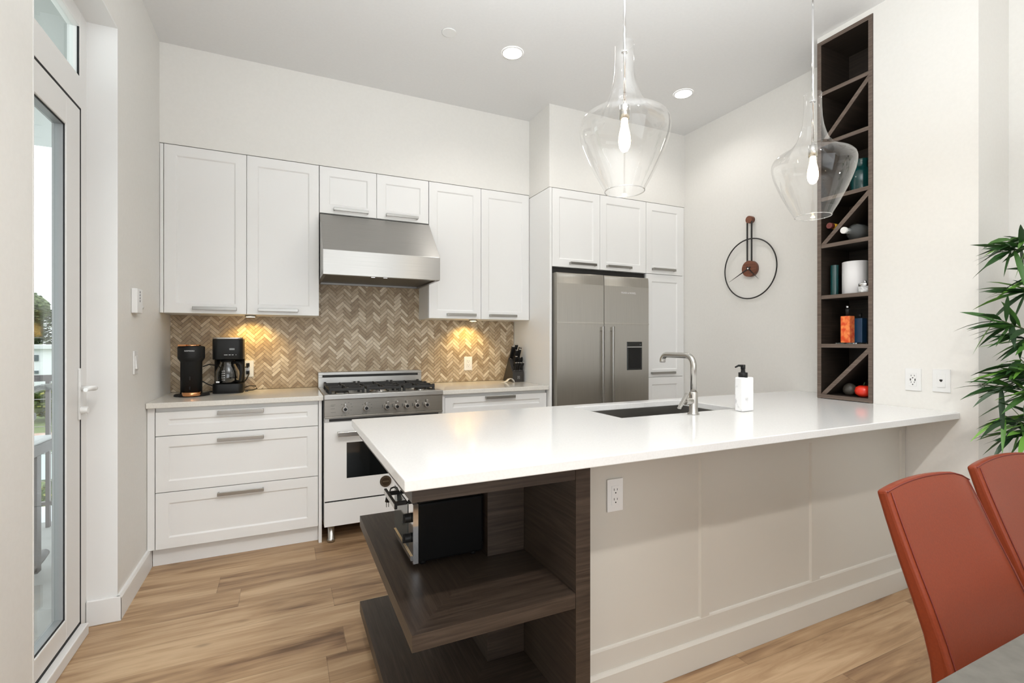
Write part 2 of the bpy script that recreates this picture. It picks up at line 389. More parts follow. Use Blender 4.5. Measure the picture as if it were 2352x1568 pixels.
# ---------------------------------------------------------------- setting
XL, YB, ZC, XR = -0.69, 3.90, 3.10, 3.22
struct('floor', MB().box(-0.85, 3.5, -3.4, 4.1, -0.12, 0), FLOOR)
struct('ceiling', MB().box(-0.85, 3.5, -3.4, 4.1, ZC, ZC + 0.12), CEIL)
DY0, DY1, DZ = 1.948, 2.77, 2.70
wl = MB()
wl.box(-0.85, XL, -3.4, DY0, 0, ZC); wl.box(-0.85, XL, DY1, 4.1, 0, ZC); wl.box(-0.85, XL, DY0, DY1, DZ, ZC)
struct('wall_left', wl, WALL)
struct('wall_back', MB().box(XL, 3.5, YB, 4.1, 0, ZC), WALL)
struct('wall_bulkhead', MB().box(XL, 1.845, 3.592, YB, 2.487, ZC), WALL)
struct('wall_bulkhead_fridge', MB().box(1.845, XR, 3.252, YB, 2.462, ZC), WALL)
struct('wall_right', MB().box(XR, 3.5, -3.4, YB, 0, ZC), WALL)
cm = MB(); cm.box(2.92, XR, 1.117, 1.562, 0, ZC); cm.box(2.92, XR, 1.562, 1.87, 3.07, ZC); cm.box(2.95, XR, 1.562, 1.87, 0, 0.925)
struct('wall_column', cm, WALL)
wr = MB()
wr.box(2.25, XR, -3.4, -3.2, 0, ZC); wr.box(XL, 2.25, -3.4, -3.2, 0, 0.38); wr.box(XL, 2.25, -3.4, -3.2, 2.72, ZC)
struct('wall_rear', wr, WALL)
# soffit lining of the door reveal, baseboards
rv = MB(); rv.box(-0.80, XL + 0.001, DY1 - 0.004, DY1 + 0.002, 0.11, DZ); rv.box(-0.80, XL + 0.001, DY0 - 0.002, DY0 + 0.004, 0.0, DZ); rv.box(-0.80, XL + 0.001, DY0, DY1, DZ - 0.004, DZ + 0.002)
struct('trim_1', rv, TRIM)
struct('baseboard_left', MB().prism([(XL, 0), (XL + 0.016, 0), (XL + 0.016, 0.10), (XL + 0.010, 0.112), (XL, 0.112)], 'y', DY1 - 0.016, 3.337), TRIM)
struct('baseboard_reveal', MB().box(-0.798, XL + 0.016, DY1 - 0.018, DY1 - 0.004, 0, 0.112), TRIM, 0.003)
bb = MB(); bb.box(2.905, 2.919, 1.10, 1.385, 0, 0.11); bb.box(2.905, XR, 1.103, 1.117, 0, 0.11); bb.box(XR - 0.014, XR, -3.2, 1.10, 0, 0.11)
struct('baseboard_right', bb, TRIM)

# herringbone backsplash
hb = MB(); wt, Lt = 0.0205, 0.077; x0, x1, z0, z1 = XL + 0.002, 1.843, 0.932, 1.72
def clip(poly):
    for ax, lim, sg in ((0, x0, 1), (0, x1, -1), (1, z0, 1), (1, z1, -1)):
        out = []
        for i in range(len(poly)):
            a, b = poly[i], poly[(i + 1) % len(poly)]
            da, db = sg * (a[ax] - lim), sg * (b[ax] - lim)
            if da >= 0: out.append(a)
            if (da >= 0) != (db >= 0):
                t = da / (da - db); out.append((a[0] + (b[0] - a[0]) * t, a[1] + (b[1] - a[1]) * t))
        poly = out
        if len(poly) < 3: return None
    return poly
r2 = math.sqrt(0.5); gp = 0.0009
for i in range(-160, 240):
    for j in range(-40, 60):
        ox, oy = i * wt + j * Lt, i * wt - j * Lt
        cx, cz = (ox - oy) * r2 - 0.4, (ox + oy) * r2
        if not (x0 - 0.2 < cx < x1 + 0.2 and z0 - 0.2 < cz < z1 + 0.2): continue
        for (a0, b0, a1, b1) in ((0, 0, Lt, wt), (0, wt, wt, wt + Lt)):
            q = [(ox + a0 + gp, oy + b0 + gp), (ox + a1 - gp, oy + b0 + gp), (ox + a1 - gp, oy + b1 - gp), (ox + a0 + gp, oy + b1 - gp)]
            q = clip([((a - b) * r2 - 0.4, (a + b) * r2) for a, b in q])
            if q: hb.prism(q, 'y', 3.8915, 3.8965)
bs = struct('wall_backsplash', hb, TILE, label='taupe herringbone stone tile')
struct('wall_backsplash_grout', MB().box(x0, x1, 3.8955, 3.8995, 0.90, z1 + 0.01), GROUT)

# ---------------------------------------------------------------- balcony door
dr = bpy.data.objects.new('door_1', None); COL.objects.link(dr); dr.location = (-0.84, 2.36, 0); dr['kind'] = 'structure'; dr['label'] = 'white framed glazed balcony door'
fx0, fx1 = -0.845, -0.80
f = MB()
f.box(fx0, fx1, 2.692, DY1, 0, DZ); f.box(fx0, fx1, DY0, 2.02, 0, DZ); f.box(fx0, fx1 + 0.03, 2.02, 2.692, 0, 0.05); f.box(fx0, fx1, 2.02, 2.692, 2.63, DZ); f.box(fx0, fx1 + 0.004, 2.02, 2.692, 2.276, 2.41)
part('frame', f, PVC, dr, 0.004)
lf = MB(); a, b_, c_, d_ = 2.03, 2.682, 0.062, 2.268
lf.box(fx0 + 0.005, -0.797, a, a + 0.12, c_, d_); lf.box(fx0 + 0.005, -0.797, b_ - 0.145, b_, c_, d_); lf.box(fx0 + 0.005, -0.797, a + 0.12, b_ - 0.145, c_, c_ + 0.085); lf.box(fx0 + 0.005, -0.797, a + 0.12, b_ - 0.145, d_ - 0.12, d_)
leaf = part('door_leaf', lf, PVC, dr, 0.004)
gk = MB()
gk.box(-0.83, -0.7972, b_ - 0.0005, 2.693, 0.05, 2.277); gk.box(-0.83, -0.7972, 2.02, 2.693, 2.267, 2.277); gk.box(-0.83, -0.7972, 2.02, 2.693, 0.049, 0.0625)
gk.box(-0.806, -0.802, b_ - 0.1475, b_ - 0.1445, c_ + 0.08, d_ - 0.115); gk.box(-0.806, -0.802, a + 0.12, b_ - 0.1445, d_ - 0.1235, d_ - 0.1195); gk.box(-0.806, -0.802, a + 0.12, b_ - 0.1445, c_ + 0.0845, c_ + 0.0885)
part('gasket', gk, RUBBER, leaf)
rvl = MB(); rvl.box(-0.841, -0.8065, b_ - 0.149, b_ - 0.1445, c_ + 0.08, d_ - 0.115); rvl.box(-0.841, -0.8065, a + 0.12, b_ - 0.1445, d_ - 0.125, d_ - 0.1195); rvl.box(-0.841, -0.8065, a + 0.12, b_ - 0.1445, c_ + 0.0845, c_ + 0.09)
part('outer_bead', rvl, GREYMET, leaf, label='grey outside glazing bead')
part('pane', MB().box(-0.8225, -0.8185, a + 0.11, b_ - 0.14, c_ + 0.08, d_ - 0.11), GLASSP, leaf)
h = MB(); h.box(-0.797, -0.788, 2.655, 2.684, 0.935, 1.155); part('lock_plate', h, WHITEP, leaf, 0.003)
h = MB(); h.cyl((-0.79, 2.668, 1.068), (-0.742, 2.668, 1.068), 0.011); h.tube([(-0.745, 2.675, 1.068), (-0.742, 2.65, 1.070), (-0.738, 2.60, 1.074), (-0.742, 2.555, 1.070)], [0.011, 0.011, 0.010, 0.008]); part('handle', h, WHITEP, leaf)
h = MB(); h.cyl((-0.79, 2.668, 0.975), (-0.765, 2.668, 0.975), 0.018, 0.014); part('thumb_turn', h, WHITEP, leaf, 0.002)
h = MB(); h.cyl((-0.84, 2.60, 1.085), (-0.895, 2.60, 1.085), 0.012); h.tube([(-0.885, 2.605, 1.085), (-0.895, 2.56, 1.083), (-0.90, 2.45, 1.07)], [0.012, 0.012, 0.01]); part('handle', h, GREYMET, leaf, label='grey outside lever handle')
wn = bpy.data.objects.new('window_1', None); COL.objects.link(wn); wn.location = (-0.84, 2.36, 2.41); wn['kind'] = 'structure'; wn['label'] = 'transom window above the balcony door'
part('pane', MB().box(-0.828, -0.823, 2.02, 2.692, 2.41, 2.63), GLASSP, wn)
g2 = MB(); g2.box(-0.81, -0.803, 2.688, 2.693, 2.409, 2.63); g2.box(-0.81, -0.803, 2.02, 2.692, 2.409, 2.414)
part('gasket', g2, RUBBER, wn)

# ---------------------------------------------------------------- cabinet builders
def pull(parent, xc, z, y, ln, vertical=False):
    m = MB(); m.grain = 'x'
    m.box(xc - ln / 2, xc + ln / 2, y - 0.030, y - 0.022, z - 0.010, z + 0.010)
    m.box(xc - ln / 2, xc - ln / 2 + 0.009, y - 0.024, y - 0.0002, z - 0.009, z + 0.009); m.box(xc + ln / 2 - 0.009, xc + ln / 2, y - 0.024, y - 0.0002, z - 0.009, z + 0.009)
    return part('handle', m, PULL, parent, 0.0015)
def front(root, name, xa, xb, za, zb, y, handle=None, **k):
    d = part(name, MB().shaker(xa, xb, za, zb, y, **k), CAB, root, 0.0012, seg=1)
    if handle: pull(d, handle[0], handle[1], y, handle[2])
    return d

# base cabinet with three drawers
YF = 3.286
bc = thing('base_cabinet', 'white base cabinet with three wide drawers, left of the range', 'cabinet', (-0.22, 3.58, 0))
part('body', MB().box(-0.652, 0.194, YF + 0.021, 3.885, 0.105, 0.898), CAB, bc)
front(bc, 'drawer', -0.650, 0.192, 0.741, 0.874, YF, (-0.232, 0.857, 0.24), m=0.06, mt=0.042, mb=0.058)
front(bc, 'drawer', -0.650, 0.192, 0.425, 0.737, YF, (-0.232, 0.700, 0.24), m=0.06)
front(bc, 'drawer', -0.650, 0.192, 0.107, 0.421, YF, (-0.232, 0.384, 0.24), m=0.06)
part('toe_kick', MB().box(-0.672, 0.194, 3.338, 3.356, 0, 0.104), CAB, bc)
part('filler_strip', MB().box(-0.688, -0.654, YF + 0.004, YF + 0.024, 0.107, 0.897), CAB, bc)
part('end_panel', MB().box(0.1955, 0.214, YF - 0.002, 3.885, 0, 0.898), CAB, bc, 0.001)
# base cabinet right of range
bc2 = thing('base_cabinet', 'white base cabinet between the range and the fridge', 'cabinet', (1.43, 3.58, 0))
part('body', MB().box(1.022, 1.840, YF + 0.021, 3.885, 0.105, 0.898), CAB, bc2)
front(bc2, 'drawer', 1.022, 1.838, 0.741, 0.874, YF, (1.443, 0.862, 0.236), m=0.06, mt=0.042, mb=0.058)
front(bc2, 'drawer', 1.022, 1.838, 0.425, 0.737, YF, (1.443, 0.700, 0.236), m=0.06)
front(bc2, 'drawer', 1.022, 1.838, 0.107, 0.421, YF, (1.443, 0.384, 0.236), m=0.06)
part('toe_kick', MB().box(1.022, 1.840, 3.338, 3.356, 0, 0.104), CAB, bc2)
part('end_panel', MB().box(1.001, 1.0195, YF - 0.002, 3.885, 0, 0.898), CAB, bc2, 0.001)
# countertops
solo('countertop', MB().box(-0.688, 0.222, 3.252, 3.8905, 0.90, 0.93), QUARTZB, 'pale stone countertop under the two coffee machines', 'countertop', 0.003)
solo('countertop', MB().box(0.995, 1.843, 3.252, 3.8905, 0.90, 0.93), QUARTZB, 'pale stone countertop carrying the knife block beside the fridge', 'countertop', 0.003)

# wall cabinets
YU = 3.59; UB, UT = 1.447, 2.482
def wall_cab(label, xa, xb, xm, zb, hs, hl, extra=None, yu=YU, zt=UT, x_out=None, yb=3.89):
    r = thing('wall_cabinet', label, 'cabinet', ((xa + xb) / 2, (yu + yb) / 2, zb))
    part('body', MB().box((x_out or xa) + 0.0005, xb - 0.0005, yu + 0.021, yb, zb, zt), CAB, r)
    front(r, 'door', xa + 0.0015, xm - 0.0015, zb, zt, yu, (hs[0], zb + 0.031, hl))
    front(r, 'door', xm + 0.0015, xb - 0.0015, zb, zt, yu, (hs[1], zb + 0.031, hl))
    return r
wc = wall_cab('tall white two-door wall cabinet above the coffee machines', -0.669, 0.217, -0.222, UB, (-0.398, -0.036), 0.24, x_out=-0.688)
part('filler_strip', MB().box(-0.688, -0.671, YU + 0.003, YU + 0.02, UB, UT), CAB, wc)
wall_cab('short white two-door wall cabinet over the steel hood', 0.2185, 0.9885, 0.604, 2.160, (0.427, 0.787), 0.235)
wall_cab('tall white two-door wall cabinet above the knife block', 0.990, 1.8435, 1.414, UB, (1.248, 1.602), 0.238)
wall_cab('white two-door cabinet over the fridge', 1.868, 2.788, 2.313, 1.852, (2.144, 2.497), 0.245, yu=3.25, zt=2.457, yb=3.60)
fp = MB().box(1.846, 1.866, 3.25, 3.889, 0, 2.458); solo('side_panel', fp, CAB, 'tall white panel standing between the knife block counter and the fridge', 'panel', 0.001)
pc = thing('pantry_cabinet', 'tall narrow white pantry cabinet right of the fridge', 'cabinet', (2.99, 3.55, 0))
part('body', MB().box(2.8065, 3.217, 3.271, 3.889, 0.10, 2.458), CAB, pc)
front(pc, 'door', 2.790, 3.198, 1.852, 2.457, 3.25, (2.974, 1.890, 0.25))
front(pc, 'door', 2.790, 3.198, 0.966, 1.848, 3.25, (2.967, 1.000, 0.26))
front(pc, 'door', 2.790, 3.198, 0.107, 0.962, 3.25)
part('toe_kick', MB().box(2.79, 3.217, 3.31, 3.33, 0, 0.10), CAB, pc)
part('filler_strip', MB().box(3.199, 3.217, 3.253, 3.271, 0.107, 2.457), CAB, pc)

# under-cabinet puck lights
for x, y, lb in ((-0.206, 3.70, 'small round puck light under the cabinet above the coffee machines'), (1.388, 3.70, 'small round puck light under the cabinet above the knife block')):
    pk = thing('puck_light', lb, 'light', (x, y, UB - 0.012), 'under-cabinet lights')
    part('rim', MB().lathe([(0.034, 0), (0.034, 0.0115)], (x, y, UB - 0.012), 28), NICKEL, pk)
    part('lens', MB().lathe([(0.026, -0.001), (0.026, 0.0005)], (x, y, UB - 0.012), 28), PUCK, pk)
    lamp('puck_lamp', 'SPOT', (x, y + 0.04, UB - 0.02), 5.5, (1.0, 0.67, 0.20), spot_size=math.radians(120), spot_blend=0.7, shadow_soft_size=0.02, rot=(math.radians(22), 0, 0))

# ---------------------------------------------------------------- range hood
rh = thing('range_hood', 'brushed steel range hood above the cooker', 'range hood', (0.60, 3.6, 1.69))
hx0, hx1 = 0.2205, 0.9865
part('canopy', MB().prism([(3.285, 1.697), (3.285, 1.856), (3.565, 2.145), (3.888, 2.145), (3.888, 1.72), (3.32, 1.72), (3.32, 1.697)], 'x', hx0, hx1), STEEL, rh, 0.002)
sd = MB(); sd.box(hx0, hx0 + 0.02, 3.30, 3.888, 1.697, 1.725); sd.box(hx1 - 0.02, hx1, 3.30, 3.888, 1.697, 1.725); sd.box(hx0 + 0.02, hx1 - 0.02, 3.868, 3.888, 1.697, 1.725)
part('rim', sd, DARKSTEEL, rh)
fl = MB()
fl.box(hx0 + 0.021, hx1 - 0.021, 3.322, 3.866, 1.709, 1.7195)
part('grease_filter', fl, mat('dark_filter_steel', (0.14, 0.135, 0.125), 0.4, 1), rh)
for x in (0.52, 0.60): part('button', MB().box(x, x + 0.025, 3.30, 3.312, 1.6935, 1.6985), CHROME, rh)

# ---------------------------------------------------------------- range
RX0, RX1, RY = 0.223, 0.987, 3.225
rg = thing('range', 'white and steel gas range with seven knobs', 'cooker', (0.605, 3.55, 0))
part('body', MB().box(RX0 + 0.003, RX1 - 0.003, RY + 0.045, 3.885, 0.105, 0.90), CAB, rg)
ct = MB(); ct.box(RX0, RX1, RY - 0.012, RY + 0.05, 0.906, 0.937); ct.box(RX0, RX0 + 0.03, RY + 0.05, 3.80, 0.906, 0.935); ct.box(RX1 - 0.03, RX1, RY + 0.05, 3.80, 0.906, 0.935); ct.box(RX0 + 0.03, RX1 - 0.03, RY + 0.05, 3.80, 0.906, 0.918); ct.box(RX0, RX1, 3.78, 3.80, 0.906, 0.935)
part('cooktop', ct, STEEL, rg, 0.003)
bgd = MB(); bgd.box(RX0, RX1, 3.80, 3.885, 0.906, 1.005); bgd.box(RX0, RX0 + 0.03, 3.80, 3.885, 1.005, 1.022); bgd.box(RX1 - 0.03, RX1, 3.80, 3.885, 1.005, 1.022); bgd.box(RX0, RX1, 3.80, 3.885, 1.022, 1.042)
bgo = part('backguard', bgd, STEEL, rg, 0.002)
part('vent_slot', MB().box(RX0 + 0.032, RX1 - 0.032, 3.806, 3.88, 1.0055, 1.0215), SLOT, bgo)
cp = MB(); cp.box(RX0 + 0.002, RX1 - 0.002, RY, RY + 0.045, 0.80, 0.905); cp.box(RX0 + 0.002, RX1 - 0.002, RY - 0.006, RY + 0.04, 0.788, 0.7995)
cpo = part('control_panel', cp, PANELST, rg, 0.0015)
kx = [0.347, 0.476, 0.608, 0.672, 0.738, 0.806, 0.872]
for i, x in enumerate(kx):
    z = 0.843
    m = MB()
    m.cyl((x, RY - 0.002, z), (x, RY - 0.024, z), 0.020, 0.017, 24); m.cyl((x, RY - 0.024, z), (x, RY - 0.028, z), 0.0165, 0.0165, 24)
    m.box(x - 0.0055, x + 0.0055, RY - 0.030, RY - 0.012, z + 0.012, z + 0.036)
    k = part('knob', m, NICKEL, cpo, 0.001)
    m = MB(); m.cyl((x, RY - 0.027, z), (x, RY - 0.0295, z), 0.0095, 0.0095, 20); part('knob_button', m, BLACK, cpo)
mk = MB()
for x, n, r in ((0.347, 9, 0.042), (0.476, 8, 0.036)):
    for q in range(n):
        a = PI * (-0.15 + 1.3 * q / (n - 1)) if x < 0.4 else PI * (-0.2 + 1.4 * q / (n - 1))
        px, pz = x + r * math.cos(a - PI / 2 + 0.0) * (1 if q % 2 else 1), 0.843 + r * math.sin(a - PI / 2 + 0.3)
        mk.box(px - 0.004, px + 0.004, RY - 0.0006, RY + 0.001, pz - 0.001, pz + 0.001)
for zz, wd in ((0.872, 0.028), (0.865, 0.020), (0.848, 0.024), (0.825, 0.03)):
    mk.box(0.262, 0.262 + wd, RY - 0.0006, RY + 0.001, zz - 0.0008, zz + 0.0008)
for x in kx[2:]:
    mk.box(x - 0.030, x - 0.026, RY - 0.0006, RY + 0.001, 0.838, 0.858)
for q in range(0, len(mk.v), 8):
    one = MB(); v = mk.v[q:q + 8]; one.box(v[0][0], v[6][0], v[0][1], v[6][1], v[0][2], v[6][2]); part('dial_mark', one, GPRINT, cpo)
od = MB()   # oven door frame around the window
wx0, wx1, wz0, wz1 = 0.357, 0.853, 0.404, 0.630
dz0, dz1 = 0.272, 0.762
od.box(RX0 + 0.002, wx0, RY, RY + 0.044, dz0, dz1); od.box(wx1, RX1 - 0.002, RY, RY + 0.044, dz0, dz1); od.box(wx0, wx1, RY, RY + 0.044, dz0, wz0); od.box(wx0, wx1, RY, RY + 0.044, wz1, dz1)
odo = part('oven_door', od, CAB, rg)
part('oven_window', MB().box(wx0, wx1, RY + 0.002, RY + 0.012, wz0, wz1), BLACKG, odo)
m = MB(); m.box(0.300, 0.910, RY - 0.055, RY - 0.037, 0.678, 0.706); m.box(0.300, 0.318, RY - 0.04, RY - 0.0003, 0.680, 0.704); m.box(0.892, 0.910, RY - 0.04, RY - 0.0003, 0.680, 0.704)
part('oven_handle', m, NICKEL, odo, 0.002)
m = MB(); m.box(RX0 + 0.004, RX1 - 0.004, RY + 0.004, RY + 0.044, 0.762, 0.787); part('door_top_strip', m, STEEL, rg)
part('vent_slot', MB().box(RX0 + 0.03, RX1 - 0.03, RY + 0.0015, RY + 0.01, 0.768, 0.784), SLOT, rg)
sdw = part('storage_drawer', MB().box(RX0 + 0.002, RX1 - 0.002, RY, RY + 0.044, 0.112, 0.262), CAB, rg, 0.001)
part('drawer_gap', MB().box(RX0 + 0.006, RX1 - 0.006, RY + 0.006, RY + 0.044, 0.2621, 0.2719), SLOT, rg)
BADGE = mat('bronze_badge', (0.085, 0.06, 0.04), 0.4, 0.7)
bx, bz = 0.600, 0.356
m = MB(); m.cyl((bx, RY - 0.0003, bz), (bx, RY - 0.006, bz), 0.037, 0.036, 40); bd = part('badge', m, BADGE, odo, label='round bronze badge')
m = MB()
for q in range(28):
    a = 2 * PI * q / 28; i = m.mark(); m.box(-0.0018, 0.0018, -0.0075, -0.0055, 0.026, 0.034); m.apply(Matrix.Translation((bx, RY, bz)) @ Matrix.Rotation(a, 4, 'Y'), i)
m.box(bx - 0.020, bx + 0.020, RY - 0.0075, RY - 0.0055, bz - 0.004, bz + 0.004)
part('badge_relief', m, mat('badge_relief', (0.20, 0.15, 0.10), 0.4, 0.7), odo)
for x, y in ((RX0 + 0.045, RY + 0.05), (RX1 - 0.045, RY + 0.05), (RX0 + 0.045, 3.83), (RX1 - 0.045, 3.83)):
    part('leg', MB().lathe([(0.024, 0), (0.024, 0.02), (0.021, 0.022), (0.021, 0.112)], (x, y, 0.001), 24), NICKEL, rg)
burn = [(0.345, 3.39, 0.045), (0.345, 3.64, 0.036), (0.605, 3.51, 0.055), (0.865, 3.39, 0.036), (0.865, 3.64, 0.045)]
for x, y, r in burn:
    bo = part('burner', MB().lathe([(r + 0.018, 0.918), (r + 0.016, 0.923), (r, 0.926), (r, 0.934)], (x, y, 0), 28), NICKEL, rg)
    part('burner_cap', MB().lathe([(r - 0.002, 0.934), (r - 0.002, 0.941), (r - 0.010, 0.944)], (x, y, 0), 28), IRON, bo)
for xa, xb in ((0.258, 0.478), (0.492, 0.718), (0.732, 0.952)):
    g = MB(); zt, zb_ = 0.968, 0.952; ya, yb2 = 3.305, 3.755; bw = 0.011
    xm, ym = (xa + xb) / 2, (ya + yb2) / 2
    for yy in (ya, ym, yb2): g.box(xa, xb, yy - bw / 2, yy + bw / 2, zb_, zt)
    for xx in (xa + bw / 2, xb - bw / 2): g.box(xx - bw / 2, xx + bw / 2, ya, yb2, zb_, zt)
    for yc in ((ya + ym) / 2, (ym + yb2) / 2):
        g.box(xa, xm - 0.022, yc - bw / 2, yc + bw / 2, zb_, zt + 0.003); g.box(xm + 0.022, xb, yc - bw / 2, yc + bw / 2, zb_, zt + 0.003)
        g.box(xm - bw / 2, xm + bw / 2, yc + 0.022, yc + 0.115, zb_, zt + 0.003); g.box(xm - bw / 2, xm + bw / 2, yc - 0.115, yc - 0.022, zb_, zt + 0.003)
    for xx in (xa + 0.008, xb - 0.008):
        for yy in (ya + 0.005, ym, yb2 - 0.005): g.box(xx - 0.008, xx + 0.008, yy - 0.008, yy + 0.008, 0.919, zt + 0.008)
    part('pan_support', g, IRON, rg, 0.0015)

# ---------------------------------------------------------------- fridge
FY = 3.205
fr = thing('fridge', 'brushed steel side-by-side fridge with a dark water dispenser', 'fridge', (2.33, 3.55, 0))
part('body', MB().box(1.886, 2.776, FY + 0.086, 3.86, 0.02, 1.795), DARKSTEEL, fr)
m = MB(); m.box(1.870, 2.786, FY + 0.075, FY + 0.085, 0.02, 1.849); part('gap_shade', m, SLOT, fr)  # dark sheet added to stand for shade in the gaps around the fridge
def fdoor(xa, xb):
    m = MB(); m.grain = 'z'
    prof = [(0.10, 0.004), (0.30, 0.001), (1.00, 0.0), (1.30, 0.0), (1.4095, 0.0), (1.4102, -0.0045), (1.4235, 0.0), (1.50, 0.0), (1.72, 0.0003), (1.765, 0.0016), (1.79, 0.004), (1.802, 0.008)]  # the small ridge partway up is added to catch a bright highlight line
    pf = [(FY + d, z) for z, d in prof]
    m.prism(pf + [(FY + 0.072, 1.802), (FY + 0.072, 0.10)], 'x', xa, xb, smooth=False)
    # smooth the bowed face
    for k in range(len(m.f)):
        if len(m.f[k]) == 4 and all(m.v[q][1] < FY + 0.03 and m.v[q][2] > 1.6 for q in m.f[k]): m.s[k] = True
    return m
d1 = part('door', fdoor(1.884, 2.318), FRIDGE, fr)
d2 = part('door', fdoor(2.324, 2.776), FRIDGE, fr)
for d, xx in ((d1, 2.288), (d2, 2.385)):
    m = MB(); m.grain = 'z'; m.box(xx - 0.011, xx + 0.011, FY - 0.046, FY - 0.030, 0.42, 1.392); m.box(xx - 0.008, xx + 0.008, FY - 0.032, FY - 0.0003, 0.43, 0.46); m.box(xx - 0.008, xx + 0.008, FY - 0.032, FY - 0.0003, 1.352, 1.386)
    part('handle', m, NICKEL, d, 0.004)
m = MB(); m.box(2.547, 2.705, FY - 0.003, FY + 0.004, 1.034, 1.268); dp = part('water_dispenser', m, BLACKG, d2, 0.006, label='dark water dispenser')
part('trim_line', MB().box(2.549, 2.703, FY - 0.005, FY - 0.0028, 1.222, 1.227), CHROME, d2)
part('indicator', MB().cyl((2.684, FY - 0.0028, 1.245), (2.684, FY - 0.0045, 1.245), 0.007), GPRINT, d2)
part('dispenser_niche', MB().box(2.566, 2.69, FY - 0.0042, FY - 0.0031, 1.045, 1.215), BLACK, d2)
text_part('FISHER & PAYKEL', 0.020, facing_front(2.565, FY - 0.001, 1.668), PRINT, d2)

# ---------------------------------------------------------------- wall plates, thermostat
def plate_front(label, x0_, x1_, z0_, z1_, y, group=None, gfci=False):
    xc, zc = (x0_ + x1_) / 2, (z0_ + z1_) / 2
    r = thing('power_outlet', label, 'outlet', (xc, y, z0_), group)
    part('cover_plate', MB().box(x0_, x1_, y - 0.006, y - 0.0003, z0_, z1_), WHITEP, r, 0.0015)
    part('receptacle', MB().box(xc - 0.017, xc + 0.017, y - 0.0078, y - 0.0055, zc - 0.034, zc + 0.034), WHITEP, r, 0.001)
    s = MB()
    for dz in (0.017, -0.017):
        s.box(xc - 0.008, xc - 0.006, y - 0.0083, y - 0.007, zc + dz, zc + dz + 0.008); s.box(xc + 0.006, xc + 0.008, y - 0.0083, y - 0.007, zc + dz, zc + dz + 0.007); s.cyl((xc, y - 0.007, zc + dz - 0.008), (xc, y - 0.0083, zc + dz - 0.008), 0.0026, n=10)
    part('slot', s, SLOT, r)
    return r
plate_front('white wall outlet on the tile with two black plugs in it', -0.268, -0.197, 1.020, 1.136, 3.8912)
plate_front('empty white wall outlet on the tile above the knife block counter', 1.377, 1.449, 1.026, 1.142, 3.8912)
plate_front('pale outlet set in the peninsula panel beside the dark shelves', 1.034, 1.102, 0.665, 0.780, 1.413)
# column plates face -x
def plate_side(name, label, y0_, y1_, z0_, z1_, x, cat):
    yc, zc = (y0_ + y1_) / 2, (z0_ + z1_) / 2
    r = thing(name, label, cat, (x, yc, z0_))
    part('cover_plate', MB().box(x - 0.006, x - 0.0003, y0_, y1_, z0_, z1_), WHITEP, r, 0.0015)
    part('insert', MB().box(x - 0.0078, x - 0.0055, yc - 0.017, yc + 0.017, zc - 0.034, zc + 0.034), WHITEP, r, 0.001)
    return r, yc, zc
r, yc, zc = plate_side('power_outlet', 'white outlet with charging ports on the column, nearer the dark shelf tower', 1.339, 1.409, 1.019, 1.132, 2.92, 'outlet')
s = MB(); X = 2.912
for dz in (0.017, -0.017):
    s.box(X - 0.0005, X + 0.002, yc + 0.006, yc + 0.008, zc + dz, zc + dz + 0.007); s.box(X - 0.0005, X + 0.002, yc - 0.008, yc - 0.006, zc + dz, zc + dz + 0.007); s.cyl((X + 0.001, yc, zc + dz - 0.008), (X - 0.0005, yc, zc + dz - 0.008), 0.0028, n=10)
for dy in (0.010, -0.010): s.box(X - 0.0005, X + 0.002, yc + dy - 0.002, yc + dy + 0.002, zc - 0.006, zc + 0.005)
part('slot', s, SLOT, r)
r, yc, zc = plate_side('phone_jack', 'white wall plate with a single data socket on the column, nearer the plant', 1.220, 1.292, 1.022, 1.134, 2.92, 'wall plate')
part('socket', MB().prism([(yc - 0.006, zc + 0.006), (yc + 0.006, zc + 0.006), (yc + 0.006, zc - 0.001), (yc, zc - 0.007), (yc - 0.006, zc - 0.001)], 'x', 2.9115, 2.914), SLOT, r)
# left wall: thermostat and switch, facing +x
th = thing('thermostat', 'small white thermostat box with a round dial on the left wall', 'thermostat', (XL, 3.10, 1.41))
part('housing', MB().box(XL + 0.0003, XL + 0.026, 2.985, 3.085, 1.412, 1.536), WHITEP, th, 0.004)
g = MB()
for z in (1.47, 1.485, 1.50, 1.515): g.box(XL + 0.0255, XL + 0.0267, 3.028, 3.037, z, z + 0.010)
part('vent_slot', g, mat('grey_slot', (0.12, 0.13, 0.16), 0.6), th)
part('dial', MB().cyl((XL + 0.013, 3.0853, 1.448), (XL + 0.013, 3.120, 1.448), 0.012, 0.011), WHITEP, th)
sw = thing('light_switch', 'white rocker light switch below the thermostat', 'switch', (XL, 3.08, 1.1))
part('cover_plate', MB().box(XL + 0.0003, XL + 0.007, 3.015, 3.085, 1.104, 1.222), WHITEP, sw, 0.0015)
part('rocker', MB().prism([(XL + 0.006, 1.130), (XL + 0.014, 1.130), (XL + 0.008, 1.196), (XL + 0.006, 1.196)], 'y', 3.033, 3.067), WHITEP, sw, 0.001)

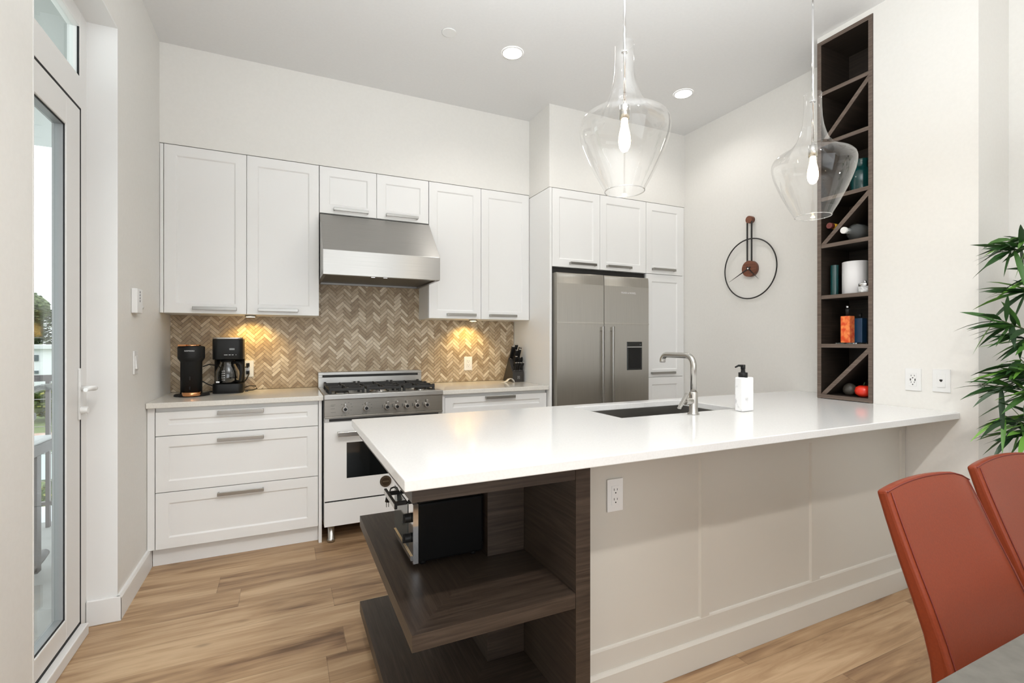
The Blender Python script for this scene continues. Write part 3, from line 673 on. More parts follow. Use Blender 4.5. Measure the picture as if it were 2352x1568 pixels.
# ---------------------------------------------------------------- coffee machines
cz = 0.9305
pm = thing('coffee_machine', 'slim matte black pod coffee machine with copper trim', 'coffee machine', (-0.525, 3.60, cz))
px, py = -0.530, 3.60
part('base', MB().lathe([(0.095, 0), (0.097, 0.004), (0.092, 0.012), (0.080, 0.014)], (px + 0.005, py + 0.01, cz), 40, sx=1, sy=0.95), BLACKM, pm)
bdy = MB(); bdy.lathe([(0.058, 0.010), (0.058, 0.212), (0.062, 0.218), (0.072, 0.232), (0.073, 0.240), (0.073, 0.303), (0.068, 0.309), (0.052, 0.312)], (px, py + 0.02, cz), 40)
body_o = part('body', bdy, BLACKM, pm)
part('seam', MB().lathe([(0.0735, 0.262), (0.0735, 0.2635)], (px, py + 0.02, cz), 40, cap0=False, cap1=False), BLACK, body_o)
for za_, zb2 in ((0.10, 0.122), (0.042, 0.060)): part('slot', MB().box(px - 0.003, px + 0.003, py - 0.0395, py - 0.034, cz + za_, cz + zb2), BLACK, body_o)
part('drip_tray', MB().lathe([(0.048, 0.006), (0.051, 0.010), (0.051, 0.028), (0.044, 0.030), (0.043, 0.024)], (px + 0.012, py - 0.055, cz), 36), COPPER, pm, label='copper drip tray')
lvr = MB(); lvr.lathe([(0.052, 0.3115), (0.050, 0.319), (0.040, 0.321)], (px, py + 0.02, cz), 40); lvr.box(px - 0.062, px - 0.02, py - 0.045, py - 0.012, cz + 0.310, cz + 0.321); part('lever', lvr, COPPER, pm, 0.002, label='copper lid lever')
lt = text_part('NESPRESSO', 0.0105, facing_front(px, 0, 0), PRINT, pm)
lt.data.transform(Matrix.Translation((0, py - 0.0535, cz + 0.281)))
m = MB(); m.tube([(px + 0.06, py + 0.03, cz + 0.18), (px + 0.09, py + 0.06, cz + 0.192), (px + 0.13, py + 0.12, cz + 0.18), (px + 0.30, py + 0.24, cz + 0.16), (-0.2325, 3.862, 1.107)], 0.0035, 8)
m.box(-0.243, -0.222, 3.862, 3.883, 1.094, 1.118)
part('power_cord', m, BLACK, pm)
m = MB(); m.tube([(px + 0.055, py + 0.05, cz + 0.085), (px + 0.085, py + 0.08, cz + 0.06), (px + 0.13, py + 0.12, cz + 0.04), (px + 0.12, py + 0.15, cz + 0.01), (px + 0.06, py + 0.09, cz + 0.008)], 0.0035, 8); part('hose', m, BLACK, pm)

dm = thing('coffee_maker', 'tall black drip coffee maker with a glass carafe', 'coffee maker', (-0.335, 3.73, cz))
x0_, x1_ = -0.425, -0.247; yf = 3.655
dx = (x0_ + x1_) / 2
def rr(xa, xb, ya, yb, rad, n=5):
    pts = []
    for cx, cy, a0 in ((xb - rad, yb - rad, 0), (xa + rad, yb - rad, 90), (xa + rad, ya + rad, 180), (xb - rad, ya + rad, 270)):
        for k in range(n + 1):
            a = math.radians(a0 + 90 * k / n); pts.append((cx + rad * math.cos(a), cy + rad * math.sin(a)))
    return pts
part('base', MB().prism(rr(x0_, x1_, yf, 3.84, 0.035), 'z', cz, cz + 0.062, True), BLACK, dm, 0.003)
part('water_tank', MB().prism(rr(x0_, x1_, 3.775, 3.84, 0.02), 'z', cz + 0.062, cz + 0.24, True), BLACK, dm)
top = part('brew_head', MB().prism(rr(x0_, x1_, yf, 3.84, 0.035), 'z', cz + 0.222, cz + 0.355, True), BLACK, dm, 0.003)
part('lid', MB().prism(rr(x0_ + 0.001, x1_ - 0.001, yf + 0.002, 3.838, 0.034), 'z', cz + 0.355, cz + 0.366, True), NICKEL, dm, 0.002, label='steel top lid')
part('display', MB().box(dx + 0.010, dx + 0.040, yf - 0.0006, yf + 0.001, cz + 0.284, cz + 0.295), mat('grey_display', (0.30, 0.32, 0.32), 0.4), top)
m = MB()
for a, wd in ((-0.020, 0.020), (0.006, 0.012), (0.024, 0.010), (0.046, 0.004)): m.box(dx + a, dx + a + wd, yf - 0.0006, yf + 0.001, cz + 0.2505, cz + 0.2535)
part('button_print', m, PRINT, top)
CARAFE = clear_glass('carafe_glass', (0.55, 0.57, 0.57), 0.7, 0.08, 0.4)
cpx, cpy = dx - 0.006, yf + 0.070
part('carafe', MB().lathe([(0.060, 0.064), (0.068, 0.072), (0.0715, 0.10), (0.069, 0.140), (0.050, 0.182), (0.043, 0.198), (0.046, 0.205)], (cpx, cpy, cz), 36, cap1=False), CARAFE, dm)
part('carafe_lid', MB().lathe([(0.044, 0.2052), (0.044, 0.2185), (0.02, 0.2210)], (cpx, cpy, cz), 36), BLACK, dm)
m = MB(); m.tube([(cpx + 0.035, cpy - 0.03, cz + 0.2), (cpx + 0.062, cpy - 0.05, cz + 0.202), (cpx + 0.080, cpy - 0.058, cz + 0.185), (cpx + 0.084, cpy - 0.058, cz + 0.13), (cpx + 0.078, cpy - 0.055, cz + 0.08), (cpx + 0.05, cpy - 0.04, cz + 0.075)], 0.010, 12); part('carafe_handle', m, BLACK, dm)
m = MB()
for k in range(5):
    z = cz + 0.088 + k * 0.0145
    for a, wd in ((-0.024, 0.007), (-0.013, 0.008)):
        ang = -PI / 2 + a / 0.0715; xx, yy = cpx + 0.072 * math.cos(ang), cpy + 0.072 * math.sin(ang)
        m.box(xx - wd / 2, xx + wd / 2, yy - 0.0008, yy + 0.0006, z - 0.001, z + (0.0025 if a > -0.02 else 0.001))
part('level_marks', m, PRINT, dm)
part('sticker', MB().box(x0_ + 0.022, x0_ + 0.042, yf + 0.012, yf + 0.013, cz + 0.070, cz + 0.080), WHITEP, dm)
m = MB(); m.tube([(x1_ - 0.01, 3.82, cz + 0.05), (x1_ + 0.012, 3.825, cz + 0.085), (-0.225, 3.845, cz + 0.11), (-0.2325, 3.862, 1.052)], 0.0035, 8); m.box(-0.243, -0.222, 3.862, 3.883, 1.040, 1.063)
part('power_cord', m, BLACK, dm)
m = MB(); m.tube([(x1_ - 0.005, 3.80, cz + 0.022), (x1_ + 0.03, 3.80, cz + 0.034), (x1_ + 0.065, 3.81, cz + 0.030), (x1_ + 0.075, 3.80, cz + 0.014), (x1_ + 0.05, 3.78, cz + 0.005), (x1_ + 0.01, 3.77, cz + 0.005)], 0.003, 8); m.box(x1_ + 0.004, x1_ + 0.024, 3.752, 3.762, cz, cz + 0.008); part('spare_cord', m, BLACK, dm)

# ---------------------------------------------------------------- knife block
KB = mat('black_block_wood', (0.030, 0.026, 0.023), 0.45)
kx0, kx1, ky = 1.728, 1.832, 3.665
kb = thing('knife_block', 'slanted black knife block full of knives on the right counter', 'knife block', ((kx0 + kx1) / 2, 3.76, cz))
part('block', MB().prism([(ky, cz), (ky, cz + 0.085), (ky + 0.012, cz + 0.092), (ky + 0.085, cz + 0.205), (ky + 0.200, cz)], 'x', kx0, kx1), KB, kb, 0.002)
m = MB(); lx = kx0 + 0.055
for a in ((-0.011, 0.011, 0.026, 0.0275), (-0.011, 0.011, 0.0475, 0.049), (-0.011, -0.0095, 0.026, 0.049), (0.0095, 0.011, 0.026, 0.049), (-0.002, 0.002, 0.033, 0.043), (-0.005, 0.005, 0.039, 0.042)):
    m.box(lx + a[0], lx + a[1], ky - 0.0006, ky + 0.001, cz + a[2], cz + a[3])
part('emblem', m, mat('pale_print', (0.45, 0.44, 0.42), 0.5), kb)
kd = Vector((0, -0.46, 0.888))
def knife(label, x, s, ln, wd, th_, steel=True, dirv=kd, shears=False):
    # s: 0..1 along the slot face, from the low front to the high back
    base = Vector((x, ky + 0.012 + 0.073 * s, cz + 0.094 + 0.113 * s)) + dirv * 0.004
    q = dirv.to_track_quat('Z', 'X').to_matrix().to_4x4(); M = Matrix.Translation(base) @ q
    r = thing('knife', label, 'knife', tuple(base), 'knives in the block')
    m = MB()
    if shears:
        m.tube([(0.012 * math.cos(t) - 0.0, 0.004 * 0, 0.05 + 0.024 * math.sin(t)) for t in [2 * PI * k / 16 for k in range(17)]], 0.006, 8); m.box(-0.006, 0.006, -0.004, 0.004, 0, 0.03)
    else:
        m.prism([(-th_, 0), (th_, 0), (th_ * 0.9, ln * 0.5), (th_, ln), (-th_, ln), (-th_ * 0.9, ln * 0.5)], 'y', -wd, wd)
    m.apply(M); part('handle', m, BLACK, r, 0.0045, seg=3)
    if steel:
        m = MB(); m.box(-th_ * 0.95, th_ * 0.95, -wd * 0.95, wd * 0.95, ln + 0.0003, ln + 0.007); m.apply(M); part('butt_cap', m, CHROME, r, 0.003, label='steel butt')
        m = MB(); m.box(-th_ * 0.8, th_ * 0.8, -wd * 0.8, wd * 0.8, -0.012, -0.0003); m.apply(M); part('bolster', m, CHROME, r)
    return r
ords = ('first', 'second', 'third', 'fourth')
for k in range(4):
    knife('steak knife with a steel butt, %s from the left in the block\'s front row' % ords[k], kx0 + 0.020 + 0.0225 * k, 0.02, 0.068, 0.009, 0.006)
knife('black knife with a steel butt, alone in the middle row left of the block', kx0 + 0.030, 0.33, 0.088, 0.011, 0.008)
knife('black round-ended knife in the middle row of the block, centre', kx0 + 0.060, 0.36, 0.078, 0.011, 0.008, False)
knife('pair of black kitchen shears at the right of the block', kx0 + 0.088, 0.36, 0.06, 0.01, 0.007, False, shears=True)
knife('large black knife with a steel ring, at the back left corner of the block', kx0 + 0.018, 0.93, 0.105, 0.013, 0.010)
knife('long black knife, tallest at the back of the block', kx0 + 0.048, 0.95, 0.120, 0.013, 0.009)
knife('long black knife with a steel butt, right end of the back row of the block', kx0 + 0.085, 0.92, 0.098, 0.013, 0.009)
knife('black knife in the upper row of the block, just left of centre', kx0 + 0.040, 0.66, 0.105, 0.012, 0.009)
knife('black knife in the upper row of the block, right of centre', kx0 + 0.070, 0.66, 0.112, 0.012, 0.009)
# curled strip
st = MB(); pts = [(1.630, 3.700, 0.0), (1.650, 3.690, 0.001), (1.668, 3.682, 0.010), (1.684, 3.672, 0.028), (1.700, 3.662, 0.032), (1.713, 3.652, 0.020), (1.718, 3.646, 0.0)]
i0 = len(st.v)
for x, y, z in pts: st.v += [(x, y, cz + z), (x + 0.004, y - 0.036, cz + z), (x + 0.004, y - 0.036, cz + z + 0.002), (x, y, cz + z + 0.002)]
for k in range(len(pts) - 1):
    for q in range(4): st.face([i0 + 4 * k + q, i0 + 4 * (k + 1) + q, i0 + 4 * (k + 1) + (q + 1) % 4, i0 + 4 * k + (q + 1) % 4], True)
st.face([i0, i0 + 1, i0 + 2, i0 + 3]); n_ = i0 + 4 * (len(pts) - 1); st.face([n_ + 3, n_ + 2, n_ + 1, n_])
solo('paper_strip', st, noisy('printed_paper', (0.25, 0.25, 0.25), (0.85, 0.84, 0.82), 120, 0.6, 0, 0.3, 2, 0.30, 0.42), 'curled white printed strip lying in front of the knife block', 'strip')

# ---------------------------------------------------------------- peninsula
pn = thing('peninsula_cabinet', 'long pale panelled cabinet carrying the white peninsula counter', 'cabinet', (1.9, 1.8, 0))
yp = 1.407
m = MB(); xs_ = [0.856, 0.915, 1.475, 1.532, 2.150, 2.221, 2.871, 2.918]
m.box(xs_[0], xs_[-1], yp + 0.008, yp + 0.026, 0, 0.898)
for a, b in ((0, 1), (2, 3), (4, 5), (6, 7)): m.prism([(xs_[a], yp + 0.008), (xs_[a] + (0 if a == 0 else 0.007), yp - 0.0005), (xs_[b] - 0.007, yp - 0.0005), (xs_[b], yp + 0.008)], 'z', 0.185, 0.812)
m.prism([(yp + 0.008, 0.10), (yp - 0.0005, 0.10), (yp - 0.0005, 0.181), (yp + 0.002, 0.187), (yp + 0.008, 0.189)], 'x', xs_[0], xs_[-1]); m.box(xs_[0], xs_[-1], yp - 0.0005, yp + 0.008, 0.812, 0.898)
part('front_panel', m, PEN, pn)
part('plinth', MB().prism([(yp + 0.0078, 0.001), (yp - 0.0135, 0.001), (yp - 0.0135, 0.098), (yp - 0.006, 0.108), (yp + 0.0078, 0.108)], 'x', xs_[0], xs_[-1]), PEN, pn)
m = MB(); m.box(0.856, 2.918, 2.15, 2.17, 0.10, 0.898); m.box(0.856, 0.874, yp + 0.026, 2.15, 0.0, 0.898); m.box(2.90, 2.918, yp + 0.026, 2.15, 0.0, 0.898); m.box(0.874, 2.90, yp + 0.026, 2.15, 0.08, 0.10)
part('carcass', m, CAB, pn)
xs = [0.266, 1.360, 2.085, 2.9185, 3.218]; ys = [1.185, 1.745, 1.872, 2.140, 2.215]
m = MB().cells(xs, ys, lambda i, j: not (i == 1 and j in (1, 2)) and not (i == 3 and j < 2), 0.90, 0.93)
solo('countertop', m, QUARTZ, 'glossy white peninsula countertop with the sink cut into it', 'countertop', 0.003)
# sink
sk = thing('sink', 'dark undermounted steel double sink with a low divider', 'sink', (1.72, 1.94, 0.70))
m = MB(); sx0, sx1, sy0, sy1, sb = 1.352, 2.093, 1.737, 2.138, 0.70
th2 = 0.008
m.box(sx0 - th2, sx0, sy0 - th2, sy1 + th2, sb, 0.8992); m.box(sx1, sx1 + th2, sy0 - th2, sy1 + th2, sb, 0.8992); m.box(sx0, sx1, sy0 - th2, sy0, sb, 0.8992); m.box(sx0, sx1, sy1, sy1 + th2, sb, 0.8992); m.box(sx0, sx1, sy0, sy1, sb, sb + 0.006)
part('basin', m, SINKM, sk)
part('divider', MB().prism([(1.598, sb), (1.604, 0.835), (1.612, 0.842), (1.620, 0.842), (1.628, 0.835), (1.634, sb)], 'y', sy0, sy1), SINKM, sk, 0.002)
for x in (1.48, 1.86): part('drain', MB().lathe([(0.045, sb + 0.0062), (0.043, sb + 0.009), (0.02, sb + 0.007)], (x, 1.94, 0), 28), CHROME, sk)
# faucet
fc = thing('faucet', 'brushed steel faucet with a squared spout over the sink', 'faucet', (1.731, 1.69, 0.9305)); fx_, fy_ = 1.731, 1.69; z0f = 0.9305
part('base', MB().lathe([(0.027, 0), (0.027, 0.003), (0.0195, 0.010), (0.0188, 0.10), (0.0165, 0.106)], (fx_, fy_, z0f), 36), NICKEL, fc)
pts = [(fx_, fy_, z0f + 0.10)]; R = 0.045; zt = 1.2035
pts += [(fx_, fy_, zt - R)] + [(fx_, fy_ + R - R * math.cos(a), zt - R + R * math.sin(a)) for a in [PI / 2 * k / 10 for k in range(1, 11)]]
R2 = 0.032; ye = fy_ + 0.205
pts += [(fx_, ye - R2 + R2 * math.sin(a), zt - R2 + R2 * math.cos(a)) for a in [PI / 2 * k / 10 for k in range(0, 11)]] + [(fx_, ye, 1.165)]
part('spout', MB().tube(pts, 0.0138, 20), NICKEL, fc)
m = MB(); m.cyl((fx_ - 0.012, fy_, 0.992), (fx_ - 0.052, fy_, 0.992), 0.0165, n=28); m.cyl((fx_ - 0.052, fy_, 0.992), (fx_ - 0.066, fy_, 0.992), 0.008, n=20); part('valve', m, NICKEL, fc, 0.001)
m = MB(); i = m.mark(); m.box(-0.005, 0.005, -0.009, 0.009, -0.036, 0.050); m.apply(Matrix.Translation((fx_ - 0.068, fy_, 0.990)) @ Matrix.Rotation(math.radians(38), 4, 'Y'), i); part('lever', m, NICKEL, fc, 0.002)
# soap
sp = thing('soap_dispenser', 'white marble soap dispenser with a black pump beside the faucet', 'soap dispenser', (2.030, 1.66, 0.9305))
MARB = noisy('white_marble', (0.45, 0.45, 0.46), (0.88, 0.88, 0.88), 22, 0.3, 0, 0.5, 5, 0.22, 0.40)
part('bottle', MB().box(1.998, 2.078, 1.642, 1.688, 0.931, 1.096), MARB, sp, 0.006)
m = MB(); m.lathe([(0.021, 0), (0.021, 0.024), (0.011, 0.025), (0.009, 0.040)], (2.030, 1.665, 1.0945), 24); m.lathe([(0.0105, 0.0405), (0.0105, 0.062)], (2.030, 1.665, 1.0945), 24); m.tube([(2.030, 1.665, 1.151), (1.995, 1.662, 1.153), (1.972, 1.660, 1.146)], [0.006, 0.005, 0.004], 10)
part('pump', m, BLACKM, sp)

# dark open shelf unit at the end of the peninsula
su = thing('open_shelf_unit', 'dark oak open corner shelves under the end of the peninsula counter', 'shelf unit', (0.58, 1.72, 0))
sx0, sx1, sy0, sy1, bx0, by0 = 0.300, 0.800, 1.250, 2.210, 0.655, 1.600
def Lboard(z0_, z1_):
    m = MB()
    m.grain = 'y'; m.prism([(sx0, sy0), (bx0, by0), (bx0, sy1), (sx0, sy1)], 'z', z0_, z1_)
    m.grain = 'x'; m.prism([(sx0, sy0), (sx1, sy0), (sx1, by0), (bx0, by0)], 'z', z0_, z1_)
    return m
part('top_rail', Lboard(0.850, 0.898), DARKWOOD, su)
part('shelf', Lboard(0.460, 0.505), DARKWOOD, su)
part('shelf', Lboard(0.085, 0.130), DARKWOOD, su)
m = MB(); m.grain = 'y'; m.box(0.801, 0.853, sy0 - 0.001, sy1, 0, 0.898); part('side_panel', m, DARKWOOD, su)
m = MB(); m.grain = 'x'; m.box(bx0 + 0.0005, 0.800, by0 + 0.0005, sy1, 0, 0.8495); part('back_box', m, DARKWOOD, su)
m = MB(); m.box(sx0 + 0.06, sx1, sy0 + 0.08, by0, 0, 0.0845); m.box(sx0 + 0.06, bx0, by0, sy1, 0, 0.0845); part('plinth', m, DARKWOOD, su)

# toaster oven
tz = 0.506; tx0, tx1, ty0, ty1 = 0.392, 0.646, 1.617, 1.925; tt = 0.720
to = thing('toaster_oven', 'small black and steel toaster oven on the dark middle shelf', 'toaster oven', (0.52, 1.77, tz))
part('shell', MB().box(tx0 + 0.018, tx1, ty0, ty1, tz + 0.014, tt), mat('black_enamel', (0.006, 0.006, 0.006), 0.3, 0, 0.10), to, 0.008)
m = MB(); m.box(tx0, tx0 + 0.0178, ty0, ty0 + 0.07, tz + 0.014, tt); m.box(tx0, tx0 + 0.0178, ty0 + 0.07, ty1, tz + 0.014, tz + 0.045); m.box(tx0, tx0 + 0.0178, ty0 + 0.07, ty1, tt - 0.012, tt); m.box(tx0, tx0 + 0.0178, ty1 - 0.012, ty1, tz + 0.045, tt - 0.012)
part('front_frame', m, CHROME, to)
dgl = part('glass_door', MB().box(tx0 - 0.002, tx0 + 0.012, ty0 + 0.073, ty1 - 0.013, tz + 0.047, tt - 0.014), mat('smoked_glass', (0.10, 0.11, 0.11), 0.06, 0.4, 0.8), to, 0.001)
m = MB(); m.box(tx0 - 0.052, tx0 - 0.043, ty0 + 0.060, ty1 - 0.075, tt - 0.022, tt + 0.0)
hb_ = MB(); hb_.box(tx0 - 0.052, tx0 - 0.042, ty0 + 0.050, ty1 - 0.065, tt - 0.024, tt - 0.004); hb_.box(tx0 - 0.042, tx0 - 0.0022, ty0 + 0.078, ty0 + 0.090, tt - 0.022, tt - 0.008); hb_.box(tx0 - 0.042, tx0 - 0.0022, ty1 - 0.105, ty1 - 0.093, tt - 0.022, tt - 0.008)
part('handle', hb_, BLACK, dgl, 0.002)
m = MB(); m.box(tx0 - 0.0528, tx0 - 0.0521, ty0 + 0.052, ty1 - 0.067, tt - 0.022, tt - 0.006); part('handle_face', m, NICKEL, dgl)
for z in (tz + 0.160, tz + 0.092):
    m = MB(); m.cyl((tx0 - 0.0003, ty0 + 0.036, z), (tx0 - 0.022, ty0 + 0.036, z), 0.016, 0.015, 24); m.box(tx0 - 0.028, tx0 - 0.02, ty0 + 0.032, ty0 + 0.040, z - 0.015, z + 0.015); part('knob', m, BLACK, to, 0.001)
part('crumb_tray', MB().box(tx0 - 0.004, tx0 - 0.0003, ty0 + 0.02, ty1 - 0.01, tz + 0.018, tz + 0.034), CHROME, to)
for x in (tx0 + 0.04, tx1 - 0.03):
    for y in (ty0 + 0.03, ty1 - 0.03): part('foot', MB().cyl((x, y, tz - 0.0003), (x, y, tz + 0.0138), 0.011, n=14), BLACK, to)
m = MB(); m.tube([(tx1 - 0.02, ty1 + 0.002, tz + 0.10), (tx1 - 0.08, ty1 + 0.02, tz + 0.19), (tx0 + 0.06, ty1 + 0.02, tz + 0.20), (tx0 - 0.012, ty1 + 0.008, tz + 0.185), (tx0 - 0.022, ty1 + 0.004, tz + 0.16)], 0.0032, 8); m.cyl((tx0 - 0.022, ty1 + 0.004, tz + 0.165), (tx0 - 0.026, ty1 + 0.004, tz + 0.135), 0.008, 0.010, 12)
pcd = part('power_cord', m, BLACK, to)
m = MB(); m.box(tx0 - 0.032, tx0 - 0.029, ty1 - 0.001, ty1 + 0.005, tz + 0.116, tz + 0.1345); m.box(tx0 - 0.024, tx0 - 0.021, ty1 - 0.001, ty1 + 0.005, tz + 0.116, tz + 0.1345); part('prong', m, NICKEL, pcd)

EDGEW = grain_wood('oak_lit_edge', (0.085, 0.060, 0.046), (0.13, 0.095, 0.075), (0.19, 0.145, 0.118), 0.45)  # lighter copy of the tower wood for its lit front edges
INNER = grain_wood('oak_interior_shade', (0.016, 0.011, 0.008), (0.026, 0.018, 0.013), (0.042, 0.030, 0.022), 0.5)  # tower wood darkened in colour to stand for shade inside the cells
# ---------------------------------------------------------------- shelf tower in the column
tw = thing('shelf_tower', 'tall narrow dark oak wine shelf tower built into the column', 'shelf', (3.05, 1.716, 0.931))
ya, yb_, xf, xb = 1.564, 1.868, 2.916, 3.205
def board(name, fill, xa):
    # a board coloured dark for the shade inside, with a lighter lit front edge
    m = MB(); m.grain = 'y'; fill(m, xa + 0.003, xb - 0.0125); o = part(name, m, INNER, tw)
    m = MB(); m.grain = 'y'; fill(m, xa, xa + 0.0029); part('lit_edge', m, EDGEW, o)
lev = [0.955, 1.256, 1.545, 1.850, 2.130, 2.460, 2.763]
i0, i1 = ya + 0.0212, yb_ - 0.0232
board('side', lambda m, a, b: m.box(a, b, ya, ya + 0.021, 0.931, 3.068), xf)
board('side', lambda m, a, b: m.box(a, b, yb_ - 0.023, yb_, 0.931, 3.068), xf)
m = MB(); m.grain = 'y'; m.box(xb - 0.012, xb, ya, yb_, 0.931, 3.068); part('back', m, INNER, tw)
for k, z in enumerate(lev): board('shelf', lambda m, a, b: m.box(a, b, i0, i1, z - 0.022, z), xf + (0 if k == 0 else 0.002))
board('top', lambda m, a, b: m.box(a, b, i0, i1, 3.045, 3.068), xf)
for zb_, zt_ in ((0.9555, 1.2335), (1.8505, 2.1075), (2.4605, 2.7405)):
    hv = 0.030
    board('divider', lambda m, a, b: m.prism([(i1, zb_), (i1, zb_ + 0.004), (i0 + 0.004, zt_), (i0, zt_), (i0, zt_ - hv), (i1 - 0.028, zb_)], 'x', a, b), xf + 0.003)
TEAL = mat('teal_glass', (0.006, 0.055, 0.055), 0.04, 0, 0.7)
def lying(prof, x, y, z, n=28):
    m = MB(); m.lathe(prof, n=n); return m.apply(Matrix.Translation((x, y, z)) @ Matrix.Rotation(PI / 2, 4, 'Y'))
zdg = 1.957
wb = thing('wine_bottle', 'wine bottle with a yellow neck lying above the diagonal divider', 'bottle', (3.05, 1.803, zdg - 0.037))
part('glass', lying([(0.014, 0.012), (0.0155, 0.075), (0.036, 0.115), (0.0365, 0.245), (0.030, 0.250)], 2.925, 1.803, zdg), mat('dark_bottle_glass', (0.02, 0.025, 0.015), 0.1), wb)
part('foil', lying([(0.0163, 0.030), (0.0168, 0.076)], 2.925, 1.803, zdg), mat('yellow_foil', (0.75, 0.42, 0.03), 0.4), wb, label='yellow foil')
part('cap', lying([(0.0172, 0.0), (0.0172, 0.0298)], 2.925, 1.803, zdg), mat('dark_red_wax', (0.16, 0.035, 0.03), 0.4), wb, 0.001, label='dark red cap')
cb = thing('glass_bottle', 'round clear bottle with a white cap lying under the diagonal divider', 'bottle', (3.02, 1.70, 1.853))
part('glass', lying([(0.016, 0.014), (0.0165, 0.06), (0.024, 0.072), (0.045, 0.100), (0.049, 0.13), (0.049, 0.24), (0.042, 0.250)], 2.868, 1.688, 1.9005), mat('grey_bottle_glass', (0.22, 0.23, 0.23), 0.08, 0.45, 0.8), cb)
part('cap', lying([(0.0185, 0.0), (0.0185, 0.0138)], 2.868, 1.688, 1.9005), WHITEP, cb, 0.001, label='white cap')
solo('vase', MB().lathe([(0.0, 0.0), (0.050, 0.0), (0.056, 0.02), (0.057, 0.10), (0.050, 0.135), (0.034, 0.152), (0.030, 0.185), (0.037, 0.20)], (3.055, 1.695, 2.1305), 32, cap1=False), TEAL, 'teal glass jar on the shelf behind the right pendant lamp', 'vase')
solo('glass_vase', MB().lathe([(0.0, 0.0), (0.020, 0.0), (0.021, 0.006), (0.021, 0.180)], (2.985, 1.808, 1.5455), 28, cap1=False), TEAL, 'slim teal glass cylinder vase beside the white canister', 'vase')
solo('canister', MB().lathe([(0.0, 0), (0.062, 0.0), (0.064, 0.003), (0.064, 0.188), (0.061, 0.190), (0.060, 0.178), (0.0, 0.176)], (3.02, 1.712, 1.5455), 40), mat('white_ceramic', (0.80, 0.79, 0.80), 0.4), 'plain white round canister in the tower', 'canister')
jr = thing('jar', 'small silver lidded jar in front of the white canister', 'jar', (2.955, 1.622, 1.5455))
part('jar_body', MB().lathe([(0.031, 0), (0.032, 0.003), (0.032, 0.034)], (2.955, 1.622, 1.5455), 28), noisy('silver_fabric', (0.45, 0.45, 0.46), (0.8, 0.8, 0.8), 90, 0.4), jr)
part('lid', MB().lathe([(0.033, 0.0343), (0.033, 0.050), (0.030, 0.052)], (2.955, 1.622, 1.5455), 28), CHROME, jr)
part('lid_knob', MB().lathe([(0.004, 0.0523), (0.007, 0.060), (0.004, 0.068)], (2.955, 1.622, 1.5455), 16), CHROME, jr)
solo('glass_tray', MB().prism(rr(2.935, 3.06, 1.655, 1.785, 0.02), 'z', 1.2565, 1.2625), clear_glass('tray_glass', (0.8, 0.85, 0.85), 0.7, 0.15, 0.4), 'small clear glass tray under the orange bottle', 'tray')
obt = thing('bottle', 'square orange bottle with a black and silver stopper on the glass tray', 'bottle', (2.975, 1.727, 1.263))
part('bottle_body', MB().box(2.95, 3.00, 1.702, 1.753, 1.263, 1.418), noisy('orange_glaze', (0.75, 0.08, 0.02), (0.95, 0.28, 0.08), 35, 0.3, 0, 0.5, 3, 0.4, 0.6), obt, 0.003)
part('neck', MB().lathe([(0.011, 0), (0.011, 0.022), (0.013, 0.026), (0.013, 0.044)], (2.975, 1.727, 1.4183), 20), BLACK, obt)
part('stopper', MB().lathe([(0.0095, 0.0443), (0.0095, 0.062)], (2.975, 1.727, 1.4183), 20), CHROME, obt)
bbt = thing('bottle', 'square dark blue bottle behind the orange bottle', 'bottle', (3.035, 1.715, 1.263))
part('bottle_body', MB().box(3.010, 3.058, 1.668, 1.716, 1.263, 1.405), mat('dark_blue_glaze', (0.015, 0.06, 0.13), 0.3), bbt, 0.003)
part('neck', MB().lathe([(0.010, 0), (0.010, 0.03)], (3.034, 1.692, 1.4053), 20), BLACK, bbt)
solo('avocado', MB().lathe([(0.004, 0), (0.022, 0.004), (0.034, 0.018), (0.036, 0.036), (0.029, 0.056), (0.015, 0.068), (0.004, 0.071)], (3.00, 1.729, 0.9555), 28), noisy('dark_fruit_skin', (0.045, 0.040, 0.032), (0.07, 0.06, 0.05), 80, 0.45, 0.2), 'dark round fruit in the bottom cell of the tower', 'fruit')
tm = thing('tomato', 'bright red tomato in the bottom cell of the tower', 'tomato', (2.975, 1.640, 0.9555))
part('flesh', MB().lathe([(0.003, 0.002), (0.024, 0.002), (0.040, 0.016), (0.044, 0.034), (0.038, 0.054), (0.022, 0.064), (0.006, 0.061)], (2.975, 1.640, 0.9555), 32), mat('tomato_skin', (0.75, 0.035, 0.015), 0.22), tm)
part('stem', MB().tube([(2.975, 1.640, 1.017), (2.975, 1.638, 1.030), (2.978, 1.636, 1.040)], 0.0025, 8), mat('green_stem', (0.03, 0.06, 0.02), 0.5), tm)

# ---------------------------------------------------------------- wall clock
ck = thing('wall_clock', 'thin black ring wall clock with walnut discs and a hanging bar', 'clock', (3.2185, 2.56, 1.60))
cy_, czk, cxk = 2.562, 1.822, 3.193
ring = [(cxk, cy_ + 0.226 * math.cos(a), czk + 0.226 * math.sin(a)) for a in [2 * PI * k / 72 for k in range(73)]]
BLK = mat('black_painted_metal', (0.015, 0.013, 0.012), 0.45)
part('ring', MB().tube(ring, 0.0048, 10, cap=False), BLK, ck)
m = MB()
for dy in (-0.019, 0.019): m.box(cxk - 0.004, cxk + 0.004, cy_ + dy - 0.0045, cy_ + dy + 0.0045, czk + 0.04, czk + 0.372)
part('hanging_bar', m, BLK, ck)
part('hub', MB().cyl((3.2195, cy_, czk), (3.183, cy_, czk), 0.060, n=40), WALNUT, ck, label='walnut hub disc')
part('hanger', MB().cyl((3.2195, cy_, czk + 0.372), (3.183, cy_, czk + 0.372), 0.027, n=32), WALNUT, ck, label='walnut hanger disc')
